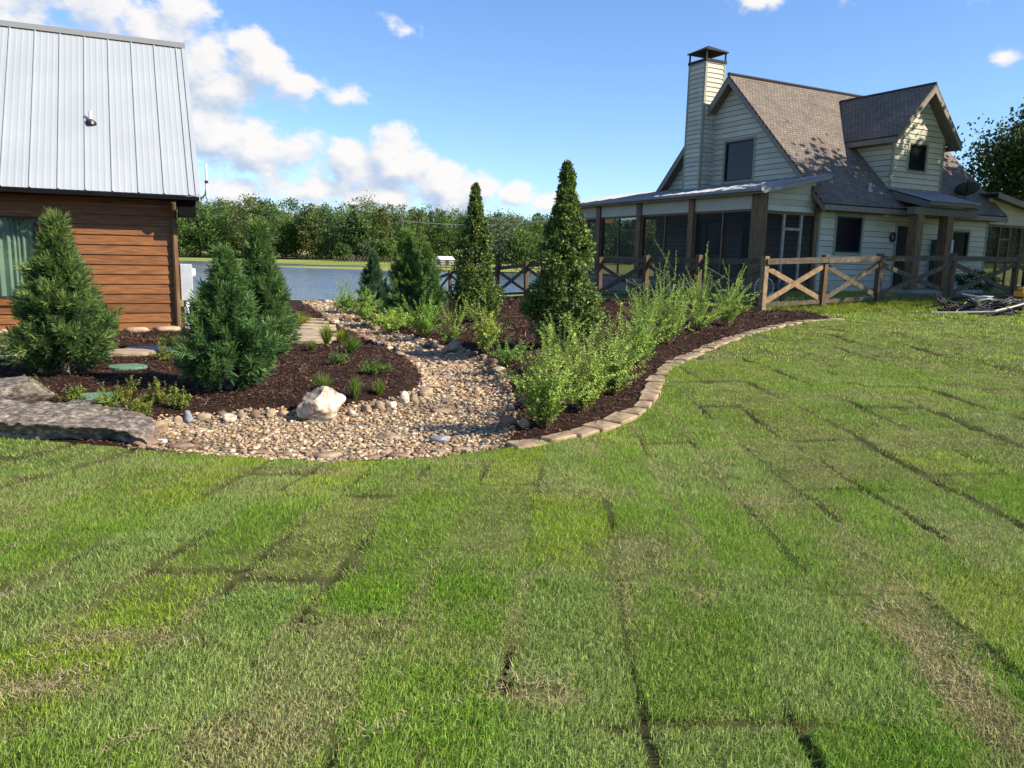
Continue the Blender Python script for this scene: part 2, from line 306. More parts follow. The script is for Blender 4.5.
class MB:
    """collects faces for one mesh part"""
    def __init__(s): s.v = []; s.f = []; s.c = []
    def add(s, vs, fs, c=(1, 1, 1)):
        n = len(s.v); s.v += [tuple(map(float, v)) for v in vs]; s.f += [tuple(n + i for i in f) for f in fs]; s.c += [c] * len(vs)
    def box(s, x0, x1, y0, y1, z0, z1):
        s.add([(x0, y0, z0), (x1, y0, z0), (x1, y1, z0), (x0, y1, z0), (x0, y0, z1), (x1, y0, z1), (x1, y1, z1), (x0, y1, z1)],
              [(0, 3, 2, 1), (4, 5, 6, 7), (0, 1, 5, 4), (1, 2, 6, 5), (2, 3, 7, 6), (3, 0, 4, 7)])
        return s
    def beam(s, a, b, w, h, up=(0, 0, 1)):
        a = Vector(a); b = Vector(b); d = (b - a).normalized(); up = Vector(up); side = d.cross(up)
        if side.length < 1e-4: side = d.cross(Vector((1, 0, 0)))
        side.normalize(); u2 = side.cross(d).normalized(); vs = []
        for p in (a, b):
            for (i, j) in ((-1, -1), (1, -1), (1, 1), (-1, 1)): vs.append(p + side * (w / 2 * i) + u2 * (h / 2 * j))
        s.add(vs, [(0, 1, 2, 3), (7, 6, 5, 4), (0, 4, 5, 1), (1, 5, 6, 2), (2, 6, 7, 3), (3, 7, 4, 0)])
        return s
    def prism(s, poly, ext):
        """poly: list of 3d points (planar), ext: extrude vector"""
        n = len(poly); e = Vector(ext); a = [Vector(p) for p in poly]; b = [p + e for p in a]
        fs = [tuple(range(n)), tuple(range(2 * n - 1, n - 1, -1))] + [(i, n + i, n + (i + 1) % n, (i + 1) % n) for i in range(n)]
        s.add(a + b, fs); return s
    def tube(s, pts, r, n=8, caps=True):
        pts = [Vector(p) for p in pts]; rs = r if isinstance(r, (list, tuple)) else [r] * len(pts); vs = []; fs = []
        ref = Vector((.3, .2, 1))
        for i, p in enumerate(pts):
            d = (pts[min(i + 1, len(pts) - 1)] - pts[max(i - 1, 0)]).normalized()
            x = d.cross(ref)
            if x.length < 1e-3: x = d.cross(Vector((1, 0, 0)))
            x.normalize(); y = d.cross(x).normalized()
            for k in range(n):
                a = 2 * math.pi * k / n; vs.append(p + (x * math.cos(a) + y * math.sin(a)) * rs[i])
        for i in range(len(pts) - 1):
            for k in range(n): fs.append((i * n + k, i * n + (k + 1) % n, (i + 1) * n + (k + 1) % n, (i + 1) * n + k))
        if caps: fs.append(tuple(range(n - 1, -1, -1))); fs.append(tuple((len(pts) - 1) * n + k for k in range(n)))
        s.add(vs, fs); return s
    def build(s, name, mat, parent=None, smooth=False, bevel=0):
        me = bpy.data.meshes.new(name); me.from_pydata(s.v, [], s.f)
        a = me.color_attributes.new('Col', 'FLOAT_COLOR', 'POINT')
        c = np.ones((len(s.v), 4), np.float32); c[:, :3] = s.c; a.data.foreach_set('color', c.ravel())
        if bevel:
            bm = bmesh.new(); bm.from_mesh(me); bmesh.ops.recalc_face_normals(bm, faces=bm.faces)
            bmesh.ops.bevel(bm, geom=list(bm.edges), offset=bevel, segments=1, affect='EDGES', clamp_overlap=True); bm.to_mesh(me); bm.free()
        else:
            bm = bmesh.new(); bm.from_mesh(me); bmesh.ops.recalc_face_normals(bm, faces=bm.faces); bm.to_mesh(me); bm.free()
        if smooth: me.polygons.foreach_set('use_smooth', [True] * len(me.polygons))
        me.materials.append(MATS[mat]); me.update()
        o = bpy.data.objects.new(name, me); col.objects.link(o)
        if parent: o.parent = parent
        return o

def copy_tree(o, parent=None):
    c = o.copy(); col.objects.link(c); c.parent = parent
    for ch in list(o.children): copy_tree(ch, c)
    return c

# ------------------------------------------------------------------ noise
def _hash(ix, iy, seed):
    h = (ix.astype(np.int64) * 374761393 + iy.astype(np.int64) * 668265263 + seed * 1442695041) & 0x7fffffff
    h = ((h ^ (h >> 13)) * 1274126177) & 0x7fffffff
    h = (h ^ (h >> 16)) & 0x7fffffff
    return (h % 1000003) / 1000003.0
def vnoise(x, y, seed=0):
    x = np.asarray(x, float); y = np.asarray(y, float)
    ix = np.floor(x); iy = np.floor(y); fx = x - ix; fy = y - iy
    fx = fx * fx * (3 - 2 * fx); fy = fy * fy * (3 - 2 * fy)
    a = _hash(ix, iy, seed); b = _hash(ix + 1, iy, seed); c = _hash(ix, iy + 1, seed); d = _hash(ix + 1, iy + 1, seed)
    return (a * (1 - fx) + b * fx) * (1 - fy) + (c * (1 - fx) + d * fx) * fy
def fbm(x, y, seed=0, o=4):
    r = 0; amp = .5; t = 0
    for i in range(o):
        r = r + amp * vnoise(x * 2 ** i, y * 2 ** i, seed + i * 17); t += amp; amp *= .55
    return r / t
def sstep(a, b, x):
    t = np.clip((x - a) / (b - a), 0, 1); return t * t * (3 - 2 * t)

# ------------------------------------------------------------------ terrain
CTRL = np.array([(0, 0, -1.6), (-3, 2, -1.6), (3, 2, -1.57), (-4, 6, -1.6), (0, 5.8, -1.57), (4, 6, -1.44), (-6, 10, -1.58), (-10, 8, -1.6), (-6.2, 14.2, -1.56), (-13, 14, -1.6),
    (-2, 8.5, -1.64), (0, 9, -1.5), (2, 9.2, -1.4), (5, 10, -1.32), (8, 10, -1.25), (14, 10, -1.2), (10, 4, -1.38), (-3.6, 13, -1.68), (-1, 13, -1.62), (2, 14, -1.40),
    (6.1, 18.9, -1.2), (7.4, 19.9, -1.18), (15.4, 23.9, -1.0), (15, 17, -1.1), (22, 20, -1.0), (7.4, 24, -.96), (20, 30, -.85), (14, 36, -1.0), (10, 25, -.93), (2.75, 25.1, -1.33),
    (.43, 29.4, -1.52), (-.7, 31.5, -1.72), (-4, 37.7, -2.15), (-6, 20, -1.9), (-8, 28, -2.2), (-11, 39, -2.5), (-16, 38, -2.5), (-20, 25, -2.0), (-3, 25, -1.72), (10, 45, -1.6),
    (25, 60, -1.6), (40, 40, -.9), (3, 55, -2.45), (-20, 5, -1.6), (20, 0, -1.3), (0, -8, -1.65), (-12, -8, -1.6), (14, -8, -1.4), (30, 20, -.9), (-28, 35, -2.4), (1.5, 20, -1.45), (4, 16, -1.3)], float)
def _tps():
    X = CTRL[:, :2]; n = len(X); d = np.linalg.norm(X[:, None] - X[None], axis=2); K = d ** 2 * np.log(d + 1e-9); K += np.eye(n) * 6
    Pm = np.c_[np.ones(n), X]; A = np.zeros((n + 3, n + 3)); A[:n, :n] = K; A[:n, n:] = Pm; A[n:, :n] = Pm.T
    return np.linalg.solve(A, np.r_[CTRL[:, 2], 0, 0, 0])
_W = _tps()
def _tpsH(x, y):
    r = _W[-3] + _W[-2] * x + _W[-1] * y
    for i in range(len(CTRL)):
        d2 = (x - CTRL[i, 0]) ** 2 + (y - CTRL[i, 1]) ** 2 + 1e-9
        r = r + _W[i] * .5 * d2 * np.log(d2)
    return r
LAKE_Z = -2.62
LAKE = np.array([(-140, 30), (-60, 35), (-30, 39), (-18, 42), (-11.5, 41.5), (-7, 44), (-3.5, 49), (0, 56), (5, 70), (9, 90), (9, 112), (2, 118), (-16, 119), (-30, 122), (-44, 128), (-40, 138), (-26, 143), (-27, 152), (-50, 163), (-90, 175), (-160, 170)], float)
def sdpoly(x, y, P):
    x = np.asarray(x, float); y = np.asarray(y, float)
    d = np.full(x.shape, 1e18); inside = np.zeros(x.shape, bool); n = len(P)
    for i in range(n):
        ax, ay = P[i]; bx, by = P[(i + 1) % n]; ex, ey = bx - ax, by - ay; wx, wy = x - ax, y - ay
        t = np.clip((wx * ex + wy * ey) / (ex * ex + ey * ey), 0, 1)
        d = np.minimum(d, (wx - ex * t) ** 2 + (wy - ey * t) ** 2)
        c = ((ay > y) != (by > y)) & (x < (bx - ax) * (y - ay) / (by - ay + 1e-12) + ax); inside ^= c
    d = np.sqrt(d); return np.where(inside, -d, d)
def Hbase(x, y):
    x = np.asarray(x, float); y = np.asarray(y, float)
    r = np.hypot(x, y - 12); w = 1 - sstep(32, 62, r)
    far = -1.9 - .35 * sstep(30, 80, r) + .018 * np.clip(y - 215, 0, 400) + .03 * np.clip(x + 40, 0, 300) * sstep(200, 330, y) + .008 * np.clip(x, 0, 200)
    far = far + 1.2 * sstep(45, 20, np.hypot((x - 30) / 2, y - 40) / 1.5) * 0
    h = far * (1 - w)
    near = w > 0
    t = np.zeros(x.shape); t[near] = np.clip(_tpsH(x[near], y[near]), -2.75, -.8)
    h = h + t * w
    far_pts = r > 25
    sd = np.full(x.shape, 50.0)
    if far_pts.any(): sd[far_pts] = sdpoly(x[far_pts], y[far_pts], LAKE)
    h = np.where(sd < 0, LAKE_Z - .03 - np.minimum(1.2, -sd * .15), np.where(sd < 22, np.maximum(LAKE_Z + .03, h + (LAKE_Z + .08 - h) * (1 - sstep(1, 22, sd))), h))
    return h
def _march(px, py, hf):
    d = ray(px, py); T = np.concatenate([np.linspace(1.2, 60, 300), np.linspace(60.5, 400, 200)])
    for _ in range(2):
        below = d[2] * T < hf(d[0] * T, d[1] * T); i = int(np.argmax(below)) if below.any() else len(T) - 1
        T = np.linspace(T[max(i - 1, 0)], T[i], 40)
    below = d[2] * T < hf(d[0] * T, d[1] * T); i = int(np.argmax(below)) if below.any() else len(T) - 1
    return d * T[i]
def g0(px, py): return _march(px, py, Hbase)
def gz(x, y): return float(H(np.array([x], float), np.array([y], float))[0])

# garden outlines (measured on the ground)
BED_PX = [(-200, 446), (0, 434), (60, 442), (150, 449), (200, 453), (250, 458), (330, 461), (390, 460), (430, 457), (480, 451), (520, 445), (560, 437), (600, 425), (635, 409), (648, 396), (654, 381), (668, 366), (700, 351), (750, 333), (800, 322), (835, 319.5)]
BED = [tuple(g0(*p)[:2]) for p in BED_PX]
BED_FRONT = list(BED)
BED += [(7.2, 19.0), (6.1, 19.1), (3.9, 23.1), (2.8, 25.2), (.5, 29.5), (-1.8, 33.7), (-4.2, 38), (-7, 42.4), (-13, 40), (-12, 33), (-16, 30), (-30, 22), (-26, 6)]
BED = np.array(BED)
IS_PX = [(165, 421), (200, 418), (250, 414), (300, 413), (345, 410), (395, 402), (420, 392), (424, 380), (414, 366), (392, 351), (365, 341), (345, 331), (330, 323), (318, 314)]
ISLE = [tuple(g0(*p)[:2]) for p in IS_PX] + [(-7, 30), (-14, 34), (-26, 26), (-30, 3)] + [tuple(g0(*p)[:2]) for p in ((0, 452), (80, 448), (140, 436))]
ISLE = np.array(ISLE)
CR_PX = [(500, 446), (512, 432), (512, 410), (508, 390), (500, 374), (485, 362), (462, 351), (440, 346), (410, 337), (384, 330), (360, 319), (344, 309), (336, 302)]
CREEK_R = [tuple(g0(*p)[:2]) for p in CR_PX]
CREEK = np.array([tuple(g0(*p)[:2]) for p in ((130, 447), (200, 452), (250, 457), (330, 460), (430, 456), (492, 449))] + CREEK_R + [(-8.8, 41)] + [(-11, 40)] + [tuple(g0(*p)[:2]) for p in ((318, 312), (330, 323), (345, 331), (365, 341), (392, 351), (414, 366), (424, 380), (420, 392), (395, 402), (345, 410), (300, 413), (250, 414), (200, 418), (165, 421), (150, 432))])

# sod strips: returns across coordinate id, slab id, distance to seam (m), slab edge
def sod(x, y):
    k = np.clip(.115 - .075 * x, -.06, .34)
    p = x - y * k + .05 * (fbm(x * .7, y * .7, 5) - .5) * 2
    # re-space so that the strips stay about 0.6 m wide
    w = .60
    pi = (p - .30) / w; si = np.floor(pi); fp = pi - si
    dl = np.minimum(fp, 1 - fp) * w
    off = _hash(si, si * 0 + 3, 7)
    q = (y * np.sqrt(1 + k * k) + .06 * (fbm(x * .8, y * .8, 9) - .5)) / 1.3 + off * 2.7; qi = np.floor(q); fq = q - qi
    dq = np.minimum(fq, 1 - fq) * 1.3
    return si, qi, dl, dq
def Hdetail(x, y):
    si, qi, dl, dq = sod(x, y)
    a = _hash(si, qi, 11)
    d = np.minimum(dl, dq)
    gate = sstep(.49, .62, fbm(x * 1.1, y * 1.1, 21, 2))
    gap = np.exp(-((d + .02 * (fbm(x * 6, y * 6, 22, 2) - .5)) / .018) ** 2) * gate
    hum = (fbm(x * .9, y * .9, 31, 3) - .5) * (.05 + .10 * sstep(2.5, 7, x) * sstep(6, 10, y))
    return (a - .5) * .026 + hum - .05 * gap + .022 * (fbm(x * 5, y * 5, 33, 3) - .5)
def H(x, y):
    x = np.asarray(x, float); y = np.asarray(y, float)
    h = Hbase(x, y)
    near = (np.hypot(x, y) < 34)
    if near.any():
        xn, yn = x[near], y[near]; sb = sdpoly(xn, yn, BED); inb = sb < 0
        add = np.zeros(xn.shape)
        lw = sstep(0, .15, sb)
        add += Hdetail(xn, yn) * lw
        # beds: mulch mounds, creek slightly hollow
        sc_ = sdpoly(xn, yn, CREEK); cw = sstep(.25, -.25, sc_)
        fade = 1 - sstep(16, 24, np.hypot(xn, yn))
        mound = (.10 * sstep(.0, 1.0, -sb) + (fbm(xn * 1.3, yn * 1.3, 41, 3) - .5) * .08 * sstep(0, .4, -sb))
        add += np.where(inb, mound * (1 - cw) + cw * (-.05 + (fbm(xn * 2, yn * 2, 43, 3) - .5) * .07), 0) * np.where(inb, fade, 1)
        h = h.copy(); h[near] += add
    return h

def g0(px, py): return _march(px, py, H)
def geomspace_out(start, step, end, ratio=1.16):
    r = []; v = start; s = step
    while abs(v) < abs(end): s *= ratio; v += s if end > start else -s; r.append(v)
    return r
xs = np.array(sorted(geomspace_out(-13, .12, -1500)) + list(np.arange(-13, -5, .10)) + list(np.arange(-5, 9, .05)) + list(np.arange(9, 19, .10)) + geomspace_out(19, .12, 1500))
ys = np.array(sorted(geomspace_out(.6, .12, -1200)) + list(np.arange(.6, 9.5, .045)) + list(np.arange(9.5, 28, .10)) + geomspace_out(28, .15, 2500, 1.05))
GX, GY = np.meshgrid(xs, ys); nx, ny = len(xs), len(ys)
GZ = H(GX.ravel(), GY.ravel())
gv = np.c_[GX.ravel(), GY.ravel(), GZ]
ii = (np.arange(ny - 1)[:, None] * nx + np.arange(nx - 1)[None]).ravel()
gf = np.c_[ii, ii + 1, ii + nx + 1, ii + nx]

def lawn_base_color(x, y):
    """soil / thatch colour seen between the blades; grass colour where no blades are modelled"""
    n = fbm(x * 1.7, y * 1.7, 51); n2 = fbm(x * 9, y * 9, 52)
    thatch = np.array([.125, .145, .04])[None] * (.3 + 1.3 * n2[:, None])
    si, qi, dl, dq = sod(x, y); d = np.minimum(dl, dq)
    soil = np.array([.035, .026, .016])[None]
    s = (np.exp(-(d / .03) ** 2) * sstep(.44, .58, fbm(x * 1.1, y * 1.1, 21, 2)))[:, None]
    near = thatch * (1 - s) + soil * s
    fn = fbm(x * .05, y * .05, 53)[:, None]
    fn2 = fbm(x * .6, y * .6, 54)[:, None]
    far = np.array([.15, .21, .04]) * (1 - fn) + np.array([.33, .31, .09]) * fn
    far = far * (.75 + .5 * fn2)
    dd = np.hypot(x, y)[:, None]
    w = sstep(22, 32, dd)
    c = near * (1 - w) + far * w
    yel = (sstep(235, 300, y) * .8)[:, None]
    return c * (1 - yel) + np.array([.36, .29, .10]) * yel
gc = lawn_base_color(gv[:, 0], gv[:, 1])
ground = mesh_np('ground', gv, gf, 'soil', color=gc, smooth=True); tag(ground, kind='structure')
cx = gv[gf].mean(1)
nearm = (np.hypot(cx[:, 0], cx[:, 1]) < 50)
sdb = np.full(len(cx), 9.); sdb[nearm] = sdpoly(cx[nearm, 0], cx[nearm, 1], BED)
sdc = np.full(len(cx), 9.); sdc[nearm] = sdpoly(cx[nearm, 0], cx[nearm, 1], CREEK)
def sheet(name, mask, colf, lift, mat):
    f = gf[mask]; u, inv = np.unique(f, return_inverse=True); v = gv[u].copy(); v[:, 2] += lift
    return mesh_np(name, v, inv.reshape(f.shape), mat, color=colf(v[:, 0], v[:, 1]), smooth=True)
def mulch_col(x, y):
    n = fbm(x * 20, y * 20, 61)[:, None]; return np.array([.034, .018, .012]) * (.4 + 1.2 * n)
def creek_col(x, y):
    n = fbm(x * 12, y * 12, 62)[:, None]; n2 = fbm(x * .8, y * .8, 63)[:, None]
    return (np.array([.34, .26, .17]) * n2 + np.array([.24, .19, .14]) * (1 - n2)) * (.6 + .9 * n)
tag(sheet('mulch_bed', (sdb < 0) & (sdc >= 0), mulch_col, .006, 'soil'), kind='structure')
tag(sheet('creek_bed', (sdc < 0), creek_col, .006, 'soil'), kind='structure')

def build_lake():
    n = 60; X = np.linspace(-170, 14, n); Y = np.linspace(28, 180, n); A, B = np.meshgrid(X, Y)
    v = np.c_[A.ravel(), B.ravel(), np.full(n * n, LAKE_Z)]; i = (np.arange(n - 1)[:, None] * n + np.arange(n - 1)[None]).ravel()
    f = np.c_[i, i + 1, i + n + 1, i + n]; c = v[f].mean(1); m = sdpoly(c[:, 0], c[:, 1], LAKE) < 4
    o = mesh_np('lake', v, f[m], 'water'); tag(o, kind='structure')
build_lake()

# ------------------------------------------------------------------ lawn grass
rng = np.random.default_rng(7)
def slab_style(x, y):
    si, qi, dl, dq = sod(x, y)
    jx = rng.normal(size=x.shape) * .035 + (fbm(x * 4, y * 4, 73, 2) - .5) * .22; jy = rng.normal(size=x.shape) * .05 + (fbm(x * 4, y * 4, 74, 2) - .5) * .3
    si, qi, _a, _b = sod(x + jx, y + jy)
    return _hash(si, qi, 71), _hash(si, qi, 72), np.minimum(dl, dq), dl
_DS = [(645, 548, .26, .24, .85), (525, 693, .16, .09, .95), (560, 700, .10, .06, .8), (965, 700, .14, .45, .95), (900, 620, .16, .40, .9), (760, 505, .22, .25, .55), (845, 470, .45, .22, .55), (935, 440, .8, .35, .5), (720, 470, .15, .3, .4), (870, 560, .2, .4, .4),
       (30, 690, .35, .10, .8), (150, 640, .3, .08, .5), (285, 472, .55, .10, .6), (340, 470, .3, .08, .4), (80, 640, .3, .10, .4), (700, 600, .1, .2, .4), (890, 395, .7, .3, .4), (500, 560, .1, .4, .3), (210, 735, .15, .10, .45)]
_DS = [(g0(a, b)[0], g0(a, b)[1], c, d, e) for a, b, c, d, e in _DS]
def dead_spots(x, y):
    r_ = np.zeros(x.shape); wob = fbm(x * 3, y * 3, 87, 3) * 1.4 + .3
    for (a, b, c, d, e) in _DS: r_ += e * np.exp(-(((x - a) / c) ** 2 + ((y - b) / d) ** 2) * wob * 1.3)
    return np.clip(r_, 0, .95) * sstep(.25, .5, fbm(x * 5, y * 5, 88, 3) + .15)
def grass_palette(x, y, n):
    a, b, d, dl = slab_style(x, y)
    big = fbm(x * .35, y * .35, 81, 3); med = fbm(x * 1.6, y * 1.6, 82, 3); fine = fbm(x * 7, y * 7, 83, 2)
    fresh = np.array([.225, .395, .036]); yel = np.array([.38, .47, .040]); grey = np.array([.345, .43, .145]); dark = np.array([.13, .28, .03]); straw = np.array([.56, .48, .24]); brown = np.array([.26, .19, .10])
    c = np.where((a < .34)[:, None], fresh, np.where((a < .58)[:, None], yel, np.where((a < .82)[:, None], grey, dark * .5 + fresh * .5)))
    nzc = sstep(.3, .7, fbm(x * 1.1 + 9, y * 1.1, 89, 3))[:, None]; c = c * .50 + (fresh * (1 - nzc) + (yel * .5 + grey * .5) * nzc) * .50
    # yellower up the slope to the right and in the far half
    wy = (sstep(3.5, 13, y) * .6)[:, None]; c = c * (1 - wy) + (yel * .8 + grey * .2) * wy
    r = rng.random(n)
    c = c * (.5 + .95 * rng.random(n))[:, None]
    # dead straw blades: everywhere some, many along seams and in patches
    rightpatch = sstep(1.2, 2.4, x) * sstep(9, 4, y)
    pdead = .03 + .25 * sstep(.57, .74, med) + .38 * np.exp(-(d / .06) ** 2) * sstep(.42, .6, fbm(x * .9, y * .9, 84, 2)) + .30 * (b > .86) + .28 * rightpatch * sstep(.45, .65, fbm(x * 2.3, y * 2.3, 85, 3))
    pdead = pdead + .35 * sstep(-1.5, -2.3, x) * sstep(3.6, 2.6, y) * sstep(.45, .6, fbm(x * 3, y * 3, 86, 2))
    pdead = pdead + dead_spots(x, y)
    dead = r < pdead
    c = np.where(dead[:, None], (straw * (.6 + .6 * rng.random(n))[:, None]) * .88 + .12 * c, c)
    br = (rng.random(n) < .3 * pdead)
    c = np.where(br[:, None], brown, c)
    c = c * (.82 + .36 * big)[:, None]
    return c, pdead, d, b
def build_lawn(name, d0, d1, dens, hgt, wid, seg, a0=-47, a1=47, inbounds=None, extra=None):
    area = .5 * R(a1 - a0) * (d1 ** 2 - d0 ** 2); n = int(area * dens)
    rr = np.sqrt(rng.random(n) * (d1 ** 2 - d0 ** 2) + d0 ** 2); aa = R(a0) + R(a1 - a0) * rng.random(n)
    x = rr * np.sin(aa); y = rr * np.cos(aa)
    sb = sdpoly(x, y, BED); keep = sb > (.02 + .05 * rng.random(n))
    if extra is not None: keep &= extra(x, y)
    x, y = x[keep], y[keep]; n = len(x)
    c, pd, dseam, b = grass_palette(x, y, n)
    gate = sstep(.47, .60, fbm(x * 1.1, y * 1.1, 21, 2))
    thin = fbm(x * 2.1, y * 2.1, 91, 3); clump = fbm(x * 19, y * 19, 94, 2)
    keep = rng.random(n) > (.85 * np.exp(-(dseam / .028) ** 2) * gate + .10 * np.clip(pd, 0, 1) + .30 * sstep(.55, .7, thin) + .42 * sstep(.48, .36, clump))
    x, y, c, pd, dseam, b = x[keep], y[keep], c[keep], pd[keep], dseam[keep], b[keep]; n = len(x)
    z = H(x, y)
    h = hgt * (.55 + .75 * rng.random(n)) * (.75 + .5 * fbm(x * 1.9, y * 1.9, 92, 3)) * (1 - .22 * (b > .86)) * (1 - .2 * np.clip(pd, 0, 1))
    w = wid * (.7 + .6 * rng.random(n))
    th = rng.random(n) * 2 * np.pi; lean = (.25 + .75 * rng.random(n) ** 1.3) * (1 + .8 * np.clip(pd, 0, 1))
    wind = .6 * (fbm(x * .8, y * .8, 93, 2) - .5) * 6.28
    lx = np.cos(th) * lean + .25 * np.cos(wind); ly = np.sin(th) * lean + .25 * np.sin(wind)
    ph = rng.random(n) * np.pi
    wx = np.cos(ph) * w / 2; wy = np.sin(ph) * w / 2
    base = np.c_[x, y, z - .004]
    W = np.c_[wx, wy, np.zeros(n)]
    tip = base + np.c_[lx * h, ly * h, h * np.clip(1.05 - .35 * lean, .35, 1)]
    mid = base + np.c_[lx * h * .32, ly * h * .32, h * .62]
    if seg == 2:
        V = np.stack([base - W, base + W, mid + W * .8, mid - W * .8, tip], 1).reshape(-1, 3)
        i = np.arange(n) * 5
        F = np.concatenate([np.c_[i, i + 1, i + 2], np.c_[i, i + 2, i + 3], np.c_[i + 3, i + 2, i + 4]])
        C = np.repeat(c, 5, 0)
    else:
        V = np.stack([base - W, base + W, tip], 1).reshape(-1, 3); i = np.arange(n) * 3
        F = np.c_[i, i + 1, i + 2]; C = np.repeat(c, 3, 0)
    return V, F, C
parts = [build_lawn('a', 1.7, 3.6, 40000, .034, .0027, 2), build_lawn('b', 3.6, 6.5, 18000, .034, .0040, 1), build_lawn('c', 6.5, 11, 6000, .032, .0066, 1, -40, 47),
         build_lawn('d', 11, 18, 900, .042, .016, 1, -5, 47), build_lawn('e', 18, 27, 330, .06, .03, 1, 10, 50)]
off = 0; VV, FF, CC = [], [], []
for V_, F_, C_ in parts: VV.append(V_); FF.append(F_ + off); CC.append(C_); off += len(V_)
lawn = mesh_np('lawn_grass', np.concatenate(VV), np.concatenate(FF), 'blade', color=np.concatenate(CC))
tag(lawn, 'freshly laid green and straw coloured sod covering the foreground', 'grass', kind='stuff')
# taller yellow-green weeds in the unmown strip along the fence foot
def build_weeds():
    n = 16000; t = rng.random(n) * 12.5 - 1.2; o = rng.random(n) ** 1.2 * 2.0
    bx = 7.6 + .88 * t; by = 19.9 + .474 * t
    x = bx + .474 * (o - .25) ; y = by - .88 * (o - .25)
    keep = (sdpoly(x, y, BED) > .05) & (fbm(x * 1.2, y * 1.2, 101, 3) > .40); x, y = x[keep], y[keep]; n = len(x); z = H(x, y)
    h = .05 + .09 * rng.random(n) * fbm(x, y, 102) * 2; th = rng.random(n) * 6.28; W = np.c_[np.cos(th), np.sin(th), th * 0] * (.006 + .008 * rng.random(n))[:, None]
    base = np.c_[x, y, z]; l = rng.normal(size=(n, 2)) * .35
    tip = base + np.c_[l[:, 0] * h, l[:, 1] * h, h]
    k = rng.random(n)[:, None]; straw = sstep(3, 8, t[keep])[:, None] * .5
    c = np.array([.17, .24, .025]) * (1 - k) + np.array([.30, .31, .035]) * k; c = c * (1 - straw * k) + np.array([.42, .30, .09]) * straw * k
    V = np.stack([base - W, base + W, tip], 1).reshape(-1, 3); i = np.arange(n) * 3
    o = mesh_np('fence_weeds', V, np.c_[i, i + 1, i + 2], 'blade', color=np.repeat(c, 3, 0))
    tag(o, 'yellow green weeds and straw along the foot of the wooden fence', 'weeds', kind='stuff')
build_weeds()
# straw litter lying on the sod seams
def build_straw():
    spots = [(40, 690, .32, 260), (20, 668, .2, 120), (112, 640, .2, 80), (505, 690, .30, 130), (545, 690, .15, 60), (128, 744, .1, 60), (880, 612, .2, 80), (960, 690, .25, 120), (20, 598, .2, 80), (700, 540, .2, 40), (940, 650, .3, 90), (385, 730, .1, 50), (300, 470, .3, 90)]
    P = []; 
    for (px, py, r, n) in spots:
        c = g0(px, py); a = rng.normal(size=(n, 2)) * r * .5; a[:, 1] *= .35; P.append(np.c_[c[0] + a[:, 0], c[1] + a[:, 1] + .8 * a[:, 0]])
    P = np.concatenate(P); n = len(P); z = H(P[:, 0], P[:, 1]) + .014 + .018 * rng.random(n)
    th = rng.random(n) * 6.28; L_ = .012 + .028 * rng.random(n); d = np.c_[np.cos(th) * L_, np.sin(th) * L_, rng.normal(size=n) * .012]
    w = np.c_[-np.sin(th), np.cos(th), th * 0] * .0016
    b = np.c_[P, z]; V = np.stack([b - w, b + w, b + d + w * .4, b + d - w * .4], 1).reshape(-1, 3); i = np.arange(n) * 4
    c = np.array([.46, .36, .21]) * (.5 + .6 * rng.random(n))[:, None]
    tag(mesh_np('straw_litter', V, np.c_[i, i + 1, i + 2, i + 3], 'chip', color=np.repeat(c, 4, 0)), 'dry straw and dead grass lying in clumps on the sod', 'straw', kind='stuff')
build_straw()

# ------------------------------------------------------------------ mulch chips, gravel
def scatter_in(poly_test, x0, x1, y0, y1, n):
    x = rng.random(n) * (x1 - x0) + x0; y = rng.random(n) * (y1 - y0) + y0
    k = poly_test(x, y); return x[k], y[k]
def in_mulch(x, y): return (sdpoly(x, y, BED) < -.02) & (sdpoly(x, y, CREEK) > -.03)
def build_chips():
    X, Y, S = [], [], []
    for (a, b, c, d, n, s) in ((-8.5, 3.5, 5.5, 12, 75000, 1.0), (-9, 8.5, 12, 22, 50000, 1.7), (-9, 5, 22, 38, 16000, 3.2)):
        x, y = scatter_in(in_mulch, a, b, c, d, n); X.append(x); Y.append(y); S.append(np.full(len(x), s))
    x = np.concatenate(X); y = np.concatenate(Y); s = np.concatenate(S); n = len(x)
    z = H(x, y) + .008 + .016 * rng.random(n) * s
    L_ = (.014 + .030 * rng.random(n)) * s; w = (.004 + .006 * rng.random(n)) * s; th = rng.random(n) * 6.28
    d = np.c_[np.cos(th), np.sin(th), rng.normal(size=n) * .35] * L_[:, None]
    q = np.c_[-np.sin(th), np.cos(th), rng.normal(size=n) * .6] * w[:, None]
    b = np.c_[x, y, z]; V = np.stack([b - d / 2 - q / 2, b + d / 2 - q / 2, b + d / 2 + q / 2, b - d / 2 + q / 2], 1).reshape(-1, 3)
    k = rng.random(n)[:, None]; c = np.array([.030, .015, .010]) * (1 - k) + np.array([.13, .068, .045]) * k
    lt = rng.random(n) < .04; c[lt] = (.24, .15, .10)
    i = np.arange(n) * 4
    tag(mesh_np('mulch_chips', V, np.c_[i, i + 1, i + 2, i + 3], 'chip', color=np.repeat(c, 4, 0)), 'dark red brown shredded bark mulch spread over the garden beds', 'mulch', kind='stuff')
build_chips()
def ico(sub=1):
    bm = bmesh.new(); bmesh.ops.create_icosphere(bm, subdivisions=sub, radius=1)
    v = np.array([p.co[:] for p in bm.verts]); f = np.array([[q.index for q in p.verts] for p in bm.faces]); bm.free(); return v, f
